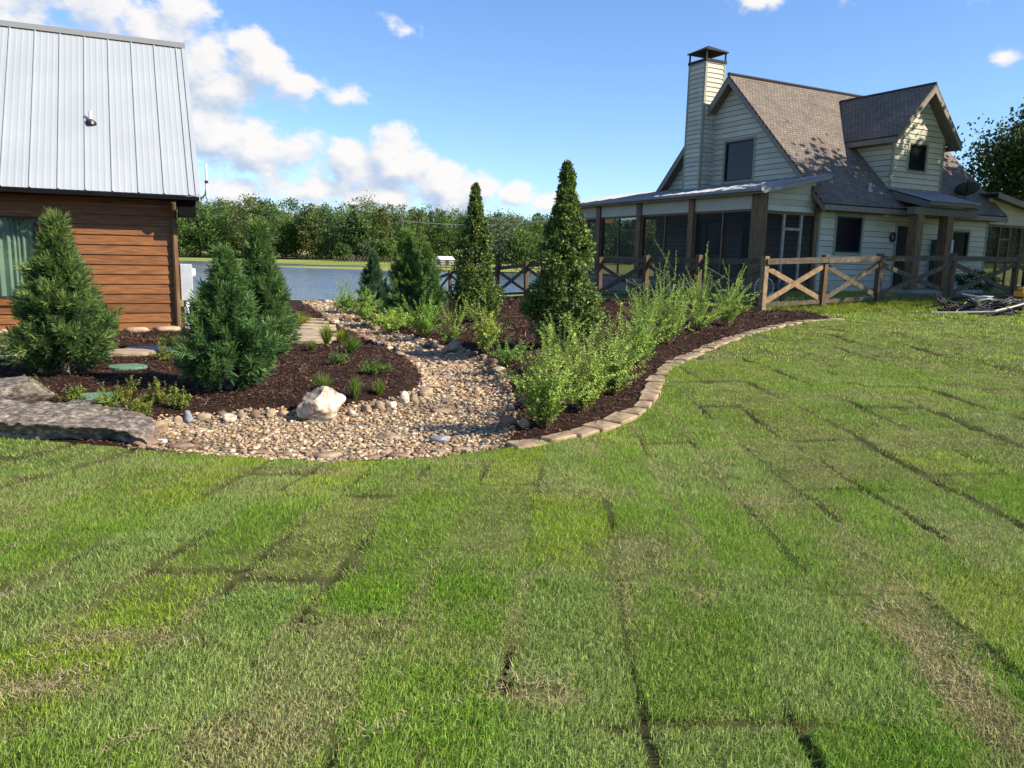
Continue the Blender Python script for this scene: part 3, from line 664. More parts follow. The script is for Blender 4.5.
def build_gravel():
    X, Y, S = [], [], []
    t = lambda x, y: sdpoly(x, y, CREEK) < .03
    for (a, b, c, d, n, s) in ((-3.8, 1.2, 5.3, 8, 26000, .0105), (-3, 1, 8, 11.5, 14000, .0135), (-5, 1, 11.5, 20, 7000, .024), (-11, 0, 20, 41, 7000, .042)):
        x, y = scatter_in(t, a, b, c, d, n); X.append(x); Y.append(y); S.append(s * (.5 + 1.9 * rng.random(len(x)) ** 3))
    x = np.concatenate(X); y = np.concatenate(Y); s = np.concatenate(S); n = len(x)
    z = H(x, y) + .006 + s * .15 + .012 * rng.random(n)
    v, f = ico(1); nv = len(v)
    ang = rng.random(n) * 6.28; sc3 = np.c_[1 + .6 * rng.random(n), .8 + .4 * rng.random(n), .45 + .35 * rng.random(n)] * s[:, None]
    jit = 1 + (rng.random((n, nv)) - .5) * .35
    P = v[None] * sc3[:, None, :] * jit[:, :, None]
    ca, sa = np.cos(ang)[:, None], np.sin(ang)[:, None]
    Q = np.stack([P[:, :, 0] * ca - P[:, :, 1] * sa, P[:, :, 0] * sa + P[:, :, 1] * ca, P[:, :, 2]], 2) + np.c_[x, y, z][:, None, :]
    F = (f[None] + (np.arange(n) * nv)[:, None, None]).reshape(-1, 3)
    pal = np.array([(.36, .27, .17), (.31, .22, .13), (.42, .34, .24), (.23, .19, .15), (.27, .18, .10), (.19, .165, .14), (.50, .42, .31), (.19, .12, .075), (.33, .26, .18)])
    c = pal[rng.integers(0, len(pal), n)] * (.95 + .4 * rng.random(n))[:, None] * np.array([1.06, .98, .87])
    dirt = sstep(.5, .68, fbm(x * 1.1, y * 1.1, 66, 3))[:, None]; c = c * (1 - .35 * dirt)
    o = mesh_np('gravel', Q.reshape(-1, 3), F, 'pebble', color=np.repeat(c, nv, 0), smooth=False)
    tag(o, 'tan and grey river gravel filling the dry creek bed', 'gravel', kind='stuff')
build_gravel()

# ------------------------------------------------------------------ rocks
def rock_mesh(seed, size, sub=3, planes=14, rough=.06, flat=.0):
    rd = random.Random(seed); v, f = ico(sub); v = v.copy()
    for _ in range(planes):
        nrm = np.array([rd.gauss(0, 1), rd.gauss(0, 1), rd.gauss(0, .8)]); nrm /= np.linalg.norm(nrm); d = rd.uniform(.5, .85)
        s = v @ nrm; o = s > d; v[o] -= np.outer(s[o] - d, nrm)
    if flat: v[:, 2] = np.clip(v[:, 2], -1, 1 - flat)
    out = []
    for p in v:
        q = Vector(p) * 1.8 + Vector((seed * 3.1, 0, 0))
        k = 1 + rough * (mnoise.noise(q) * 1.6 + mnoise.noise(q * 2.7) * .8 + mnoise.noise(q * 6) * .45 + mnoise.noise(q * 15) * .22); out.append([p[0] * k * size[0], p[1] * k * size[1], p[2] * k * size[2]])
    return np.array(out), f
ROCKN = [0]
def rock(x, y, size, mat, label, group=None, rz=None, sink=.35, sub=3, seed=None, name='stone', cat='stone', planes=14, rough=.06, flat=0, tilt=0):
    ROCKN[0] += 1; s = seed if seed is not None else ROCKN[0]
    v, f = rock_mesh(s, size, sub, planes, rough, flat)
    o = mesh_np(name, v, f, mat, smooth=False); z = gz(x, y)
    o.location = (x, y, z + size[2] * (1 - 2 * sink) * .9); o.rotation_euler = (tilt, 0, rz if rz is not None else random.Random(s).uniform(0, 6.28))
    return tag(o, label, cat, group)
def P(px, py): return g0(px, py)

# ledge rock and boulders at the left
def ledge_rock():
    # long flat slab with broken front edge, built as stacked layered polygon
    a = P(-70, 439); b = P(148, 448)
    ax = Vector((b[0] - a[0], b[1] - a[1], 0)); Ln = ax.length; ang = math.atan2(ax.y, ax.x)
    nu, nv_ = 110, 34; V = []; 
    for j in range(nv_):
        for i in range(nu):
            u = i / (nu - 1); w = j / (nv_ - 1)
            # profile: front face (w<.3), top (to .8), back down
            xx = u * Ln
            endt = min(1, (1 - u) / .10) ** .55 if u > .9 else 1
            depth = (.86 - .10 * math.sin(u * 5 + 1) + .08 * mnoise.noise(Vector((u * 9, 3, 0)))) * (.45 + .55 * endt) * (1 if u < .5 else 1 - 1.15 * (u - .5))
            hh = (.160 - .05 * max(0, (u - .42)) / .58 + .02 * mnoise.noise(Vector((u * 6, 0, 5)))) * endt
            if u > .60: hh *= .92
            front = .03 * mnoise.noise(Vector((u * 14, 0, 1))) + .02 * mnoise.noise(Vector((u * 34, 0, 2)))
            if w < .32:
                k = w / .32; under = .10 * (1 - k) ** .7 + .03 * math.sin(k * 3.14) ; yy = front + under + .03 * mnoise.noise(Vector((u * 22, k * 3, 7))); zz = hh * k - .04 * (1 - k)
                zz += .02 * mnoise.noise(Vector((u * 20, k * 4, 9))) * k
            elif w < .85:
                k = (w - .32) / .53; yy = front + depth * k; step = .045 * (mnoise.noise(Vector((u * 5 + 4, k * 2.2, 2))) > .05) * sstep(0, .15, k)
                zz = hh + .015 * k + step * .4 + .018 * mnoise.noise(Vector((u * 16, k * 7, 4))) + .012 * mnoise.noise(Vector((u * 45, k * 24, 4)))
            else:
                k = (w - .85) / .15; yy = front + depth * (1 + .1 * k); zz = (hh + .04) * (1 - k) - .05 * k
            V.append((xx, yy, zz))
    i = (np.arange(nv_ - 1)[:, None] * nu + np.arange(nu - 1)[None]).ravel(); F = np.c_[i, i + 1, i + nu + 1, i + nu]
    o = mesh_np('ledge_rock', V, F, 'rock_gray', smooth=False); o.location = (a[0], a[1] - .02, gz(a[0], a[1])); o.rotation_euler = (0, 0, ang)
    tag(o, 'long flat weathered grey ledge rock lying on the lawn edge at the left', 'rock')
ledge_rock()
p = P(10, 404); rock(p[0], p[1] + .12, (.46, .30, .185), 'rock_gray', 'rounded grey boulder behind the ledge rock with red flowers in front', seed=5, rz=.1, sink=.2, name='boulder', cat='boulder', rough=.08)
p = P(318, 422); rock(p[0], p[1] + .10, (.27, .18, .19), 'rock_white', 'white and tan angular boulder on the island edge beside the dry creek', seed=47, rz=.15, sink=.10, name='boulder', cat='boulder', planes=12, rough=.10, sub=5)
p = P(160, 443); rock(p[0], p[1] + .02, (.075, .05, .03), 'white_paint', 'small white stone at the right end of the ledge rock', seed=9, rz=0, sink=.25)
p = P(137, 447); rock(p[0] + .05, p[1] + .06, (.15, .12, .07), 'rock_rust', 'rusty pink stone tucked against the right end of the ledge rock', seed=12, rz=0, sink=.25)
# island border
isl = [(157, 430, .085, .055, 'rock_tan', 'round ochre stone first in the island border beside the ledge rock'), (176, 425, .06, .05, 'rock_tan', None), (187, 423, .06, .06, 'rock_blue', None), (203, 422, .075, .05, 'rock_tan', None),
       (221, 418, .05, .04, 'rock_rust', None), (227, 424, .07, .05, 'rock_white', None), (240, 420, .05, .05, 'rock_tan', None), (254, 420, .06, .05, 'rock_rust', None), (270, 418, .06, .04, 'rock_tan', None), (283, 418, .05, .045, 'rock_tan', None),
       (352, 417, .05, .035, 'rock_white', None), (366, 413, .07, .045, 'rock_tan', None), (379, 411, .055, .055, 'rock_tan', None), (391, 409, .07, .045, 'rock_white', None), (404, 404, .07, .075, 'rock_white', 'upright cream stone at the right tip of the island border'),
       (414, 404, .06, .08, 'rock_tan', 'leaning tan stone at the right tip of the island border'), (424, 398, .09, .07, 'rock_tan', None), (431, 388, .08, .03, 'rock_tan', None), (425, 375, .09, .03, 'rock_tan', None), (417, 368, .06, .045, 'rock_white', None), (411, 362, .13, .055, 'rock_rust', None), (398, 356, .10, .05, 'rock_tan', None), (389, 350, .08, .045, 'rock_white', None), (380, 345, .08, .05, 'rock_white', None),
       (371, 341, .08, .05, 'rock_tan', None), (361, 337, .09, .05, 'rock_rust', None), (350, 332, .10, .05, 'rock_tan', None), (340, 327, .11, .05, 'rock_gray', None), (333, 322, .13, .06, 'rock_tan', None), (324, 316, .14, .06, 'rock_gray', None)]
for (px, py, r, hh, mt_, lb) in isl:
    p = P(px, py); rock(p[0], p[1] + .03, (r * 1.35, r * .95, hh * 1.25), mt_, lb or 'rough border stone set between the island mulch and the dry creek', None if lb else 'border stones round the mulch island', sub=2, sink=.22)
# right bank border
rb = [(500, 372, .10, .05, 'rock_white'), (492, 365, .11, .06, 'rock_rust'), (483, 360, .10, .05, 'rock_gray'), (473, 356, .11, .05, 'rock_rust'), (463, 353, .09, .05, 'rock_tan'), (440, 349, .08, .05, 'rock_tan'), (431, 347, .12, .06, 'rock_gray'), (420, 343, .12, .05, 'rock_gray'), (408, 341, .10, .05, 'rock_white'), (398, 338, .12, .05, 'rock_gray'),
      (388, 333, .13, .05, 'rock_tan'), (376, 330, .14, .06, 'rock_rust'), (366, 326, .16, .06, 'rock_gray'), (357, 320, .16, .07, 'rock_rust'), (350, 314, .18, .08, 'rock_gray'), (342, 310, .2, .1, 'rock_rust'), (336, 305, .2, .1, 'rock_gray'), (326, 303, .2, .1, 'rock_white'), (314, 302, .2, .08, 'rock_gray')]
for (px, py, r, hh, mt_) in rb:
    p = P(px, py); rock(p[0], p[1] + .03, (r * 1.35, r * .95, hh * 1.2), mt_, 'dark border stone set along the right bank of the dry creek', 'border stones along the right bank', sub=2, sink=.25)
p = P(452, 354); rock(p[0], p[1] + .1, (.20, .16, .13), 'rock_tan', 'tan wedge shaped boulder on the far bank below the conifers', seed=33, sink=.2, name='boulder', cat='boulder', planes=20)
p = P(508, 428); rock(p[0], p[1] + .06, (.12, .10, .085), 'rock_rust', 'square brown stone under the nearest leafy shrub', seed=34, sink=.2, rz=.2, planes=24)
p = P(524, 430); rock(p[0], p[1] + .06, (.07, .06, .07), 'rock_tan', 'small yellow stone to the right of the square brown stone', seed=35, sink=.2)
p = P(486, 446); rock(p[0], p[1] + .04, (.06, .045, .04), 'rock_white', 'small white stone where the curved border meets the creek', seed=36, sink=.25)
p = P(440, 444); rock(p[0], p[1] + .05, (.12, .06, .045), 'rock_blue', 'blue grey flat stone lying in the creek gravel', seed=37, sink=.3, rz=.1)
p = P(390, 441); rock(p[0], p[1] + .05, (.15, .08, .055), 'rock_tan', 'smooth tan flat stone lying in the creek gravel', seed=38, sink=.3, rz=.05)
p = P(452, 431); rock(p[0], p[1] + .05, (.11, .06, .035), 'rock_tan', 'low tan stone half buried in the creek near the shrub', seed=39, sink=.35, rz=.1)
p = P(442, 413); rock(p[0], p[1] + .05, (.16, .10, .035), 'rock_tan', 'wide pale stone half buried in the middle of the creek', seed=40, sink=.35, rz=.1)
for (px, py, r) in ((455, 413, .14), (420, 400, .05), (448, 401, .09), (436, 375, .10), (452, 376, .10), (462, 366, .10), (425, 361, .12), (397, 367, .0)):
    if r:
        p = P(px, py); rock(p[0], p[1] + .03, (r * 1.2, r * .55, .03), 'rock_rust' if px % 2 else 'rock_tan', 'low weathered stone lying among the creek gravel', 'low stones in the creek gravel', sub=2, sink=.35)
# front creek edge (rough stones between gravel and lawn)
fe = [(185, 449, .13, 'rock_rust'), (208, 451, .09, 'rock_tan'), (232, 454, .13, 'rock_rust'), (262, 455, .14, 'rock_rust'), (293, 458, .13, 'rock_tan'), (330, 459, .16, 'rock_tan'), (368, 460, .10, 'rock_rust'), (392, 458, .12, 'rock_rust'), (416, 457, .11, 'rock_rust'), (440, 456, .10, 'edging'), (462, 454, .10, 'edging')]
for (px, py, r, mt_) in fe:
    q_ = random.Random(px * 7); p = P(px + q_.uniform(-6, 6), py - 1 + q_.uniform(-1.5, 1)); k_ = q_.uniform(.7, 1.25); rock(p[0], p[1], (r * k_, r * .6 * k_, .04 * k_), mt_, 'flat rough stone edging the creek gravel against the lawn', 'rough stones between creek and lawn', sub=2, sink=.25, rz=random.Random(px).uniform(-.5, .5), flat=.5, planes=22)
# curved cut-stone border
def curved_border():
    pts = [np.array(P(px, py)[:2]) for (px, py) in BED_PX[9:]]
    # resample (Catmull-Rom)
    dense = []
    for i in range(len(pts) - 1):
        p0 = pts[max(i - 1, 0)]; p1 = pts[i]; p2 = pts[i + 1]; p3 = pts[min(i + 2, len(pts) - 1)]
        for t in np.linspace(0, 1, 30, endpoint=False):
            dense.append(.5 * ((2 * p1) + (-p0 + p2) * t + (2 * p0 - 5 * p1 + 4 * p2 - p3) * t * t + (-p0 + 3 * p1 - 3 * p2 + p3) * t ** 3))
    dense.append(pts[-1]); dense = np.array(dense); s = np.r_[0, np.cumsum(np.linalg.norm(np.diff(dense, axis=0), axis=1))]
    rd = random.Random(4); t = 0; Ltot = s[-1]; k = 0
    while t < Ltot - .1:
        ln = rd.uniform(.20, .36); c = t + ln / 2
        x = np.interp(c, s, dense[:, 0]); y = np.interp(c, s, dense[:, 1]); x2 = np.interp(c + .1, s, dense[:, 0]); y2 = np.interp(c + .1, s, dense[:, 1])
        ang = math.atan2(y2 - y, x2 - x); wd = rd.uniform(.15, .24); th = rd.uniform(.024, .040)
        mb = MB(); hx, hy = ln / 2 - .002, wd / 2
        q = [(-hx + rd.uniform(-.012, .012), -hy + rd.uniform(-.03, .03)), (hx + rd.uniform(-.012, .012), -hy + rd.uniform(-.03, .03)), (hx + rd.uniform(-.012, .012), hy + rd.uniform(-.02, .02)), (-hx + rd.uniform(-.012, .012), hy + rd.uniform(-.02, .02))]
        zt = [th + rd.uniform(-.006, .006) for _ in q]
        mb.add([(a, b, -.08) for a, b in q] + [(a, b, z) for (a, b), z in zip(q, zt)], [(0, 3, 2, 1), (4, 5, 6, 7), (0, 1, 5, 4), (1, 2, 6, 5), (2, 3, 7, 6), (3, 0, 4, 7)])
        o = mb.build('edging_stone', 'edging', bevel=.010); o.location = (x - .03 * math.sin(-ang), y, gz(x, y) - .012); o.rotation_euler = (rd.uniform(-.03, .03), rd.uniform(-.03, .03), ang)
        tag(o, 'flat tan cut stone in the curved border between lawn and mulch', 'edging stone', 'cut stones of the curved lawn border')
        t += ln; k += 1
curved_border()
# flagstones
def flag(px, py, rx, ry, mat, label, seed, name='flagstone', cat='flagstone', th=.03, n=9, jag=.2, group=None):
    p = P(px, py); rd = random.Random(seed); poly = []
    for i in range(n):
        a = 2 * math.pi * i / n; k = 1 - rd.random() * jag; poly.append((rx * k * math.cos(a), ry * k * math.sin(a), -.02))
    mb = MB(); mb.prism(poly, (0, 0, th + .02)); o = mb.build(name, mat, bevel=.006); o.location = (p[0], p[1], gz(p[0], p[1]) + .015)
    tag(o, label, cat, group); return o
flag(128, 354, .42, .32, 'flag_tan', 'pale tan flagstone on the mulch in front of the wooden cabin wall', 3)
flag(18, 357, .45, .35, 'flag_tan', 'pale tan flagstone at the left beside the feathery conifer', 8)
flag(160, 351, .55, .25, 'flag_grey', 'grey flagstone behind the small bush by the cabin corner', 4)
flag(5, 350, .5, .25, 'flag_grey', 'grey flagstone close under the cabin window', 6)
flag(128, 368.5, .24, .21, 'lid_green', 'round green plastic hatch cover in the mulch farther from the ledge rock', 5, 'ground_hatch', 'hatch', .02, 24, .05)
flag(96, 399, .26, .20, 'lid_green', 'round green plastic hatch cover in the mulch near the ledge rock', 5, 'ground_hatch', 'hatch', .02, 24, .05)
for i in range(8):
    flag(303 - (i % 2) * 6 + i * .6, 343 - i * 3.2, .62 + .1 * (i % 3), .24, 'flag_tan', 'flat tan stepping slab in the path behind the paired conifers', 20 + i, 'stepping_slab', 'stepping slab', .05, 10, .18, 'stepping slabs of the garden path')
# gravel strip stones at cabin foot: long low pale ledge

# ------------------------------------------------------------------ structures
def clip_interval(poly, z):
    xs_ = []
    n = len(poly)
    for i in range(n):
        (x1, z1), (x2, z2) = poly[i], poly[(i + 1) % n]
        if (z1 <= z <= z2 or z2 <= z <= z1) and abs(z2 - z1) > 1e-9:
            xs_.append(x1 + (x2 - x1) * (z - z1) / (z2 - z1))
    return (min(xs_), max(xs_)) if len(xs_) >= 2 else None
def siding(mb, axis, pos, sgn, poly, holes=(), course=.184, proud=.026, rd=None, var=.10, notch=.013):
    """lap siding. axis 'y': wall in plane y=pos, outward sgn; poly in (x,z).  axis 'x': wall in plane x=pos; poly in (y,z)."""
    rd = rd or random.Random(1)
    z0 = min(p[1] for p in poly); z1 = max(p[1] for p in poly); cuts = set([z0, z1])
    z = z0
    rows = []
    while z < z1: rows.append(z); z += course
    allz = sorted(set([round(v, 4) for v in rows + [p[1] for p in poly] + [h[2] for h in holes] + [h[3] for h in holes] + [z1] if z0 <= v <= z1 + 1e-6]))
    rowcol = {}
    for a, b in zip(allz[:-1], allz[1:]):
        if b - a < 1e-4: continue
        r = int((a - z0 + 1e-6) / course); rz0 = z0 + r * course
        if r not in rowcol: rowcol[r] = 1 + rd.uniform(-var, var)
        c = (rowcol[r],) * 3
        ia = clip_interval(poly, a + 1e-5); ib = clip_interval(poly, b - 1e-5)
        if not ia or not ib: continue
        segs = [(ia[0], ia[1], ib[0], ib[1])]
        for (hx0, hx1, hz0, hz1) in holes:
            if hz0 < (a + b) / 2 < hz1:
                ns = []
                for (a0, a1, b0, b1) in segs:
                    if hx1 <= a0 or hx0 >= a1: ns.append((a0, a1, b0, b1)); continue
                    if hx0 > a0: ns.append((a0, hx0, b0, hx0))
                    if hx1 < a1: ns.append((hx1, a1, hx1, b1))
                segs = ns
        pa = proud * (1 - (a - rz0) / course) + .003; pb = proud * (1 - (b - rz0) / course) + .003
        bottom = abs(a - rz0) < 1e-3
        if abs(b - (rz0 + course)) < 1e-3 and b - a > .04 and notch: b = b - notch
        for (a0, a1, b0, b1) in segs:
            def q(x, off, z): return (x, pos + sgn * off, z) if axis == 'y' else (pos + sgn * off, x, z)
            mb.add([q(a0, pa, a), q(a1, pa, a), q(b1, pb, b), q(b0, pb, b)], [(0, 1, 2, 3)], c)
            if bottom: mb.add([q(a0, 0, a), q(a1, 0, a), q(a1, pa, a), q(a0, pa, a)], [(0, 1, 2, 3)], c)
    return mb
def backing(mb, axis, pos, sgn, poly, th=.12):
    pts = [((x, pos - sgn * .004, z) if axis == 'y' else (pos - sgn * .004, x, z)) for x, z in poly]
    mb.prism(pts, (0, -sgn * th, 0) if axis == 'y' else (-sgn * th, 0, 0)); return mb
def shingle_slope(name, quad, parent, th=.06, mat='shingle'):
    """quad: eave-left, eave-right, ridge-right, ridge-left (3d). adds slab with a 2D shingle coordinate."""
    q = [Vector(p) for p in quad]; e = (q[1] - q[0]).normalized(); nrm = (q[1] - q[0]).cross(q[3] - q[0]).normalized()
    if nrm.z < 0: nrm = -nrm
    up = nrm.cross(e).normalized()
    if up.z < 0: up = -up
    top = q; bot = [p - nrm * th for p in q]; me = bpy.data.meshes.new(name)
    n = len(q)
    fs = [tuple(range(n)), tuple(range(2 * n - 1, n - 1, -1))] + [(i, n + i, n + (i + 1) % n, (i + 1) % n) for i in range(n)]
    me.from_pydata([tuple(p) for p in top + bot], [], fs)
    a = me.attributes.new('Uv2', 'FLOAT_VECTOR', 'POINT')
    for i, p in enumerate(top + bot): a.data[i].vector = ((p - q[0]).dot(e), (p - q[0]).dot(up), 0)
    me.materials.append(MATS[mat]); bm = bmesh.new(); bm.from_mesh(me); bmesh.ops.recalc_face_normals(bm, faces=bm.faces); bm.to_mesh(me); bm.free()
    o = bpy.data.objects.new(name, me); col.objects.link(o); o.parent = parent; return o
def ribbed_sheet(quad, rib=.4, ribh=.025, ribw=.035, minor=0, th=.02):
    """metal sheet: quad eave-left, eave-right, top-right, top-left; ribs run from eave to top"""
    q = [Vector(p) for p in quad]; mb = MB(); W = (q[1] - q[0]).length; nrm = (q[1] - q[0]).cross(q[3] - q[0]).normalized()
    if nrm.z < 0: nrm = -nrm
    prof = [(0, 0)]; x = 0
    while x < W - .01:
        nx_ = min(W, x + rib)
        if minor:
            m = minor; 
            for j in range(1, m + 1):
                c = x + (nx_ - x) * j / (m + 1); prof += [(c - .022, 0), (c - .012, .0028), (c + .012, .0028), (c + .022, 0)]
        if nx_ < W - ribw: prof += [(nx_ - ribw / 2 - .006, 0), (nx_ - ribw / 2 + .004, ribh), (nx_ + ribw / 2 - .004, ribh), (nx_ + ribw / 2 + .006, 0)]
        x = nx_
    prof.append((W, 0)); V = []
    for (u, h) in prof:
        k = u / W; V.append(q[0].lerp(q[1], k) + nrm * h)
    for (u, h) in prof:
        k = u / W; V.append(q[3].lerp(q[2], k) + nrm * h)
    n = len(prof); F = [(i, i + 1, n + i + 1, n + i) for i in range(n - 1)]
    base = len(V); V += [p - nrm * th for p in q]; F += [(base, base + 3, base + 2, base + 1), (0, base, base + 1, n - 1), (n - 1, base + 1, base + 2, 2 * n - 1), (n, 2 * n - 1, base + 2, base + 3), (0, n, base + 3, base)]
    mb.add(V, F); return mb
def window(parent, axis, pos, sgn, a0, a1, z0, z1, trim=.09, sash=.05, mats=('trim', 'dark_metal', 'dark_glass'), mullions=(), name='window', label=None, recess=.05):
    """window = dark sash mesh, children trim (frame) and pane"""
    def bx(mb, u0, u1, d0, d1, w0, w1):
        d0, d1 = sorted((pos + sgn * d0, pos + sgn * d1))
        if axis == 'y': mb.box(u0, u1, d0, d1, w0, w1)
        else: mb.box(d0, d1, u0, u1, w0, w1)
    s = MB(); bx(s, a0, a0 + sash, -recess, .012, z0, z1); bx(s, a1 - sash, a1, -recess, .012, z0, z1); bx(s, a0 + sash, a1 - sash, -recess, .012, z0, z0 + sash); bx(s, a0 + sash, a1 - sash, -recess, .012, z1 - sash, z1)
    for mu in mullions: bx(s, mu - .02, mu + .02, -recess, .008, z0 + sash, z1 - sash)
    o = s.build(name, mats[1], parent)
    if label: o['label'] = label
    t = MB(); bx(t, a0 - trim, a0, 0, .035, z0 - trim, z1 + trim); bx(t, a1, a1 + trim, 0, .035, z0 - trim, z1 + trim); bx(t, a0, a1, 0, .035, z1, z1 + trim); bx(t, a0 - trim * 0, a1, 0, .045, z0 - trim, z0)
    t.build('window_trim', mats[0], o)
    p = MB(); bx(p, a0 + sash, a1 - sash, -recess * .7 - .01, -recess * .7, z0 + sash, z1 - sash); p.build('pane', mats[2], o)
    return o

# ---- house: local x = along the entry front, local y = away, z = height above ground datum
HX, HY, HZ = 7.428, 24.0, -0.97
HROT = math.atan2(.4741, .8805)
def build_house():
    z = lambda v: v - HZ
    h = empty('farmhouse', (HX, HY, HZ), HROT, 'sage green lap sided house with brown shingle roof, siding chimney, dormer and screened porch', 'house')
    G = -.15
    # front wall
    holes = [(3.44, 4.67, z(.35), z(1.51)), (6.50, 7.45, z(-.78), z(1.31)), (9.62, 10.6, z(.2), z(1.24))]
    mb = MB(); poly = [(2.6, G), (11.7, G), (11.7, z(2.2)), (2.6, z(2.2))]
    siding(mb, 'y', 0, -1, poly, holes, rd=random.Random(3)); w = mb.build('wall', 'siding', h)
    # gable wall (faces the porch), behind chimney
    gp = [(0, G), (8.2, G), (8.2, z(2.15)), (4.1, z(6.28)), (0, z(2.15))]
    mb = MB(); siding(mb, 'x', 2.6, -1, gp, [(3.02, 4.42, z(2.85), z(4.24)), (2.3, 3.3, z(-.4), z(1.6)), (4.2, 6.2, z(.2), z(1.5))], rd=random.Random(5)); mb.build('wall', 'siding', h)
    mb = MB(); siding(mb, 'x', 11.7, 1, gp, rd=random.Random(6)); mb.build('wall', 'siding', h)
    mb = MB(); siding(mb, 'y', 8.2, 1, poly, rd=random.Random(7)); mb.build('wall', 'siding', h)
    # inner core (keeps light out)
    mb = MB(); mb.prism([(2.68, y, zz) for y, zz in [(0.08, G), (8.12, G), (8.12, z(2.1)), (4.1, z(6.15)), (.08, z(2.1))]], (8.94, 0, 0)); mb.build('interior_core', 'interior', h)
    # corner boards
    for xa, xb in ((2.585, 2.68), (11.62, 11.73)): mb = MB(); mb.box(xa, xb, -.032, .003, G, z(2.15)); mb.build('corner_trim', 'trim', h)
    # roof
    s0, s1 = 2.2, 12.05; k = 1.01; zt = lambda t: z(2.355 + k * t)
    r = shingle_slope('roof', [(s0, -.5, zt(-.5)), (s1, -.5, zt(-.5)), (s1, 4.1, zt(4.1)), (s0, 4.1, zt(4.1))], h)
    shingle_slope('roof', [(s1, 8.7, zt(-.5)), (s0, 8.7, zt(-.5)), (s0, 4.1, zt(4.1)), (s1, 4.1, zt(4.1))], h)
    mb = MB()
    for (y0, z0_, y1, z1_) in ((-.5, zt(-.5), 4.1, zt(4.1)), (8.7, zt(-.5), 4.1, zt(4.1))):
        for sx in (s0, s1 - .05):
            mb = MB(); mb.prism([(sx, y0, z0_ - .085), (sx, y1, z1_ - .085), (sx, y1, z1_ - .30), (sx, y0, z0_ - .27)], (.05, 0, 0)); mb.build('rake_board', 'fascia', h)
    mb = MB(); mb.box(s0, s1, -.545, -.505, zt(-.5) - .21, zt(-.5) - .05); mb.box(s0, s1, 8.705, 8.745, zt(-.5) - .21, zt(-.5) - .05); mb.build('eave_fascia', 'fascia', h)
    mb = MB(); mb.box(s0 + .05, s1 - .05, -.5, .0, zt(-.5) - .20, zt(-.5) - .17)
    for (y0, y1) in ((-.45, 4.1), (8.65, 4.1)):
        for (xa, xb) in ((s0 + .05, 2.6), (11.7, s1 - .05)):
            mb.prism([(xa, y0, zt(min(y0, 8.2 - y0)) - .24), (xa, y1, zt(4.1) - .24), (xa, y1, zt(4.1) - .22), (xa, y0, zt(min(y0, 8.2 - y0)) - .22)], (xb - xa, 0, 0))
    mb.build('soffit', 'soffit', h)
    mb = MB(); mb.tube([(s0 - .01, 4.1, zt(4.1) + .01), (s1, 4.1, zt(4.1) + .01)], .07, 6); mb.build('ridge_cap', 'dark_metal', r)
    # windows, doors
    window(h, 'y', 0, -1, 3.44, 4.67, z(.35), z(1.51), label='front window left of the entry')
    window(h, 'y', 0, -1, 9.62, 10.6, z(.2), z(1.24))
    window(h, 'x', 2.6, -1, 3.02, 4.42, z(2.85), z(4.24), label='large dark window high in the gable', mats=('trim', 'dark_metal', 'dark_glass'))
    window(h, 'x', 2.6, -1, 4.2, 6.2, z(.2), z(1.5), mullions=(5.2,))
    dr = MB(); dr.box(6.5, 7.45, .02, .06, z(-.78), z(1.31)); d = dr.build('door', 'interior', h)
    t = MB(); t.box(6.4, 6.5, -.035, .02, z(-.8), z(1.41)); t.box(7.45, 7.55, -.035, .02, z(-.8), z(1.41)); t.box(6.5, 7.45, -.035, .02, z(1.31), z(1.41)); t.build('door_frame', 'trim', d)
    t = MB(); t.tube([(7.3, .0, z(.22)), (7.3, -.06, z(.22))], .035, 10); t.build('door_handle', 'white_paint', d)
    dr = MB(); dr.box(2.62, 2.66, 2.3, 3.3, z(-.4), z(1.6)); d = dr.build('door', 'interior', h)
    # chimney
    cx0, cx1, cy0, cy1, ct = 2.0, 2.9, 5.08, 5.97, z(7.12)
    mb = MB(); rdm = random.Random(9)
    siding(mb, 'y', cy0, -1, [(cx0, z(2.3)), (cx1, z(2.3)), (cx1, ct), (cx0, ct)], course=.165, rd=rdm); siding(mb, 'y', cy1, 1, [(cx0, z(2.3)), (cx1, z(2.3)), (cx1, ct), (cx0, ct)], course=.165, rd=rdm)
    siding(mb, 'x', cx0, -1, [(cy0, z(2.3)), (cy1, z(2.3)), (cy1, ct), (cy0, ct)], course=.165, rd=rdm); siding(mb, 'x', cx1, 1, [(cy0, z(2.3)), (cy1, z(2.3)), (cy1, ct), (cy0, ct)], course=.165, rd=rdm)
    ch = mb.build('chimney', 'siding', h)
    mb = MB(); e = .028
    for (xx, yy) in ((cx0, cy0), (cx1, cy0), (cx0, cy1), (cx1, cy1)): 
        sx = -1 if xx == cx0 else 1; sy = -1 if yy == cy0 else 1
        mb.box(min(xx + sx * e, xx - sx * .06), max(xx + sx * e, xx - sx * .06), min(yy + sy * e, yy - sy * .06), max(yy + sy * e, yy - sy * .06), z(2.3), ct)
    mb.build('chimney_corner_board', 'trim', ch)
    mb = MB(); o_ = .05; mb.box(cx0 - o_, cx1 + o_, cy0 - o_, cy1 + o_, ct, ct + .10)
    mb.tube([(2.45, 5.52, ct + .1), (2.45, 5.52, ct + .32)], .15, 12)
    for (xx, yy) in ((cx0, cy0), (cx1, cy0), (cx0, cy1), (cx1, cy1)): mb.box(xx - .03 if xx == cx0 else xx - .02, xx + .02 if xx == cx0 else xx + .03, yy - .03 if yy == cy0 else yy - .02, yy + .02 if yy == cy0 else yy + .03, ct + .10, ct + .38)
    q = ct + .38; a_ = .085; base = [(cx0 - a_, cy0 - a_, q), (cx1 + a_, cy0 - a_, q), (cx1 + a_, cy1 + a_, q), (cx0 - a_, cy1 + a_, q)]
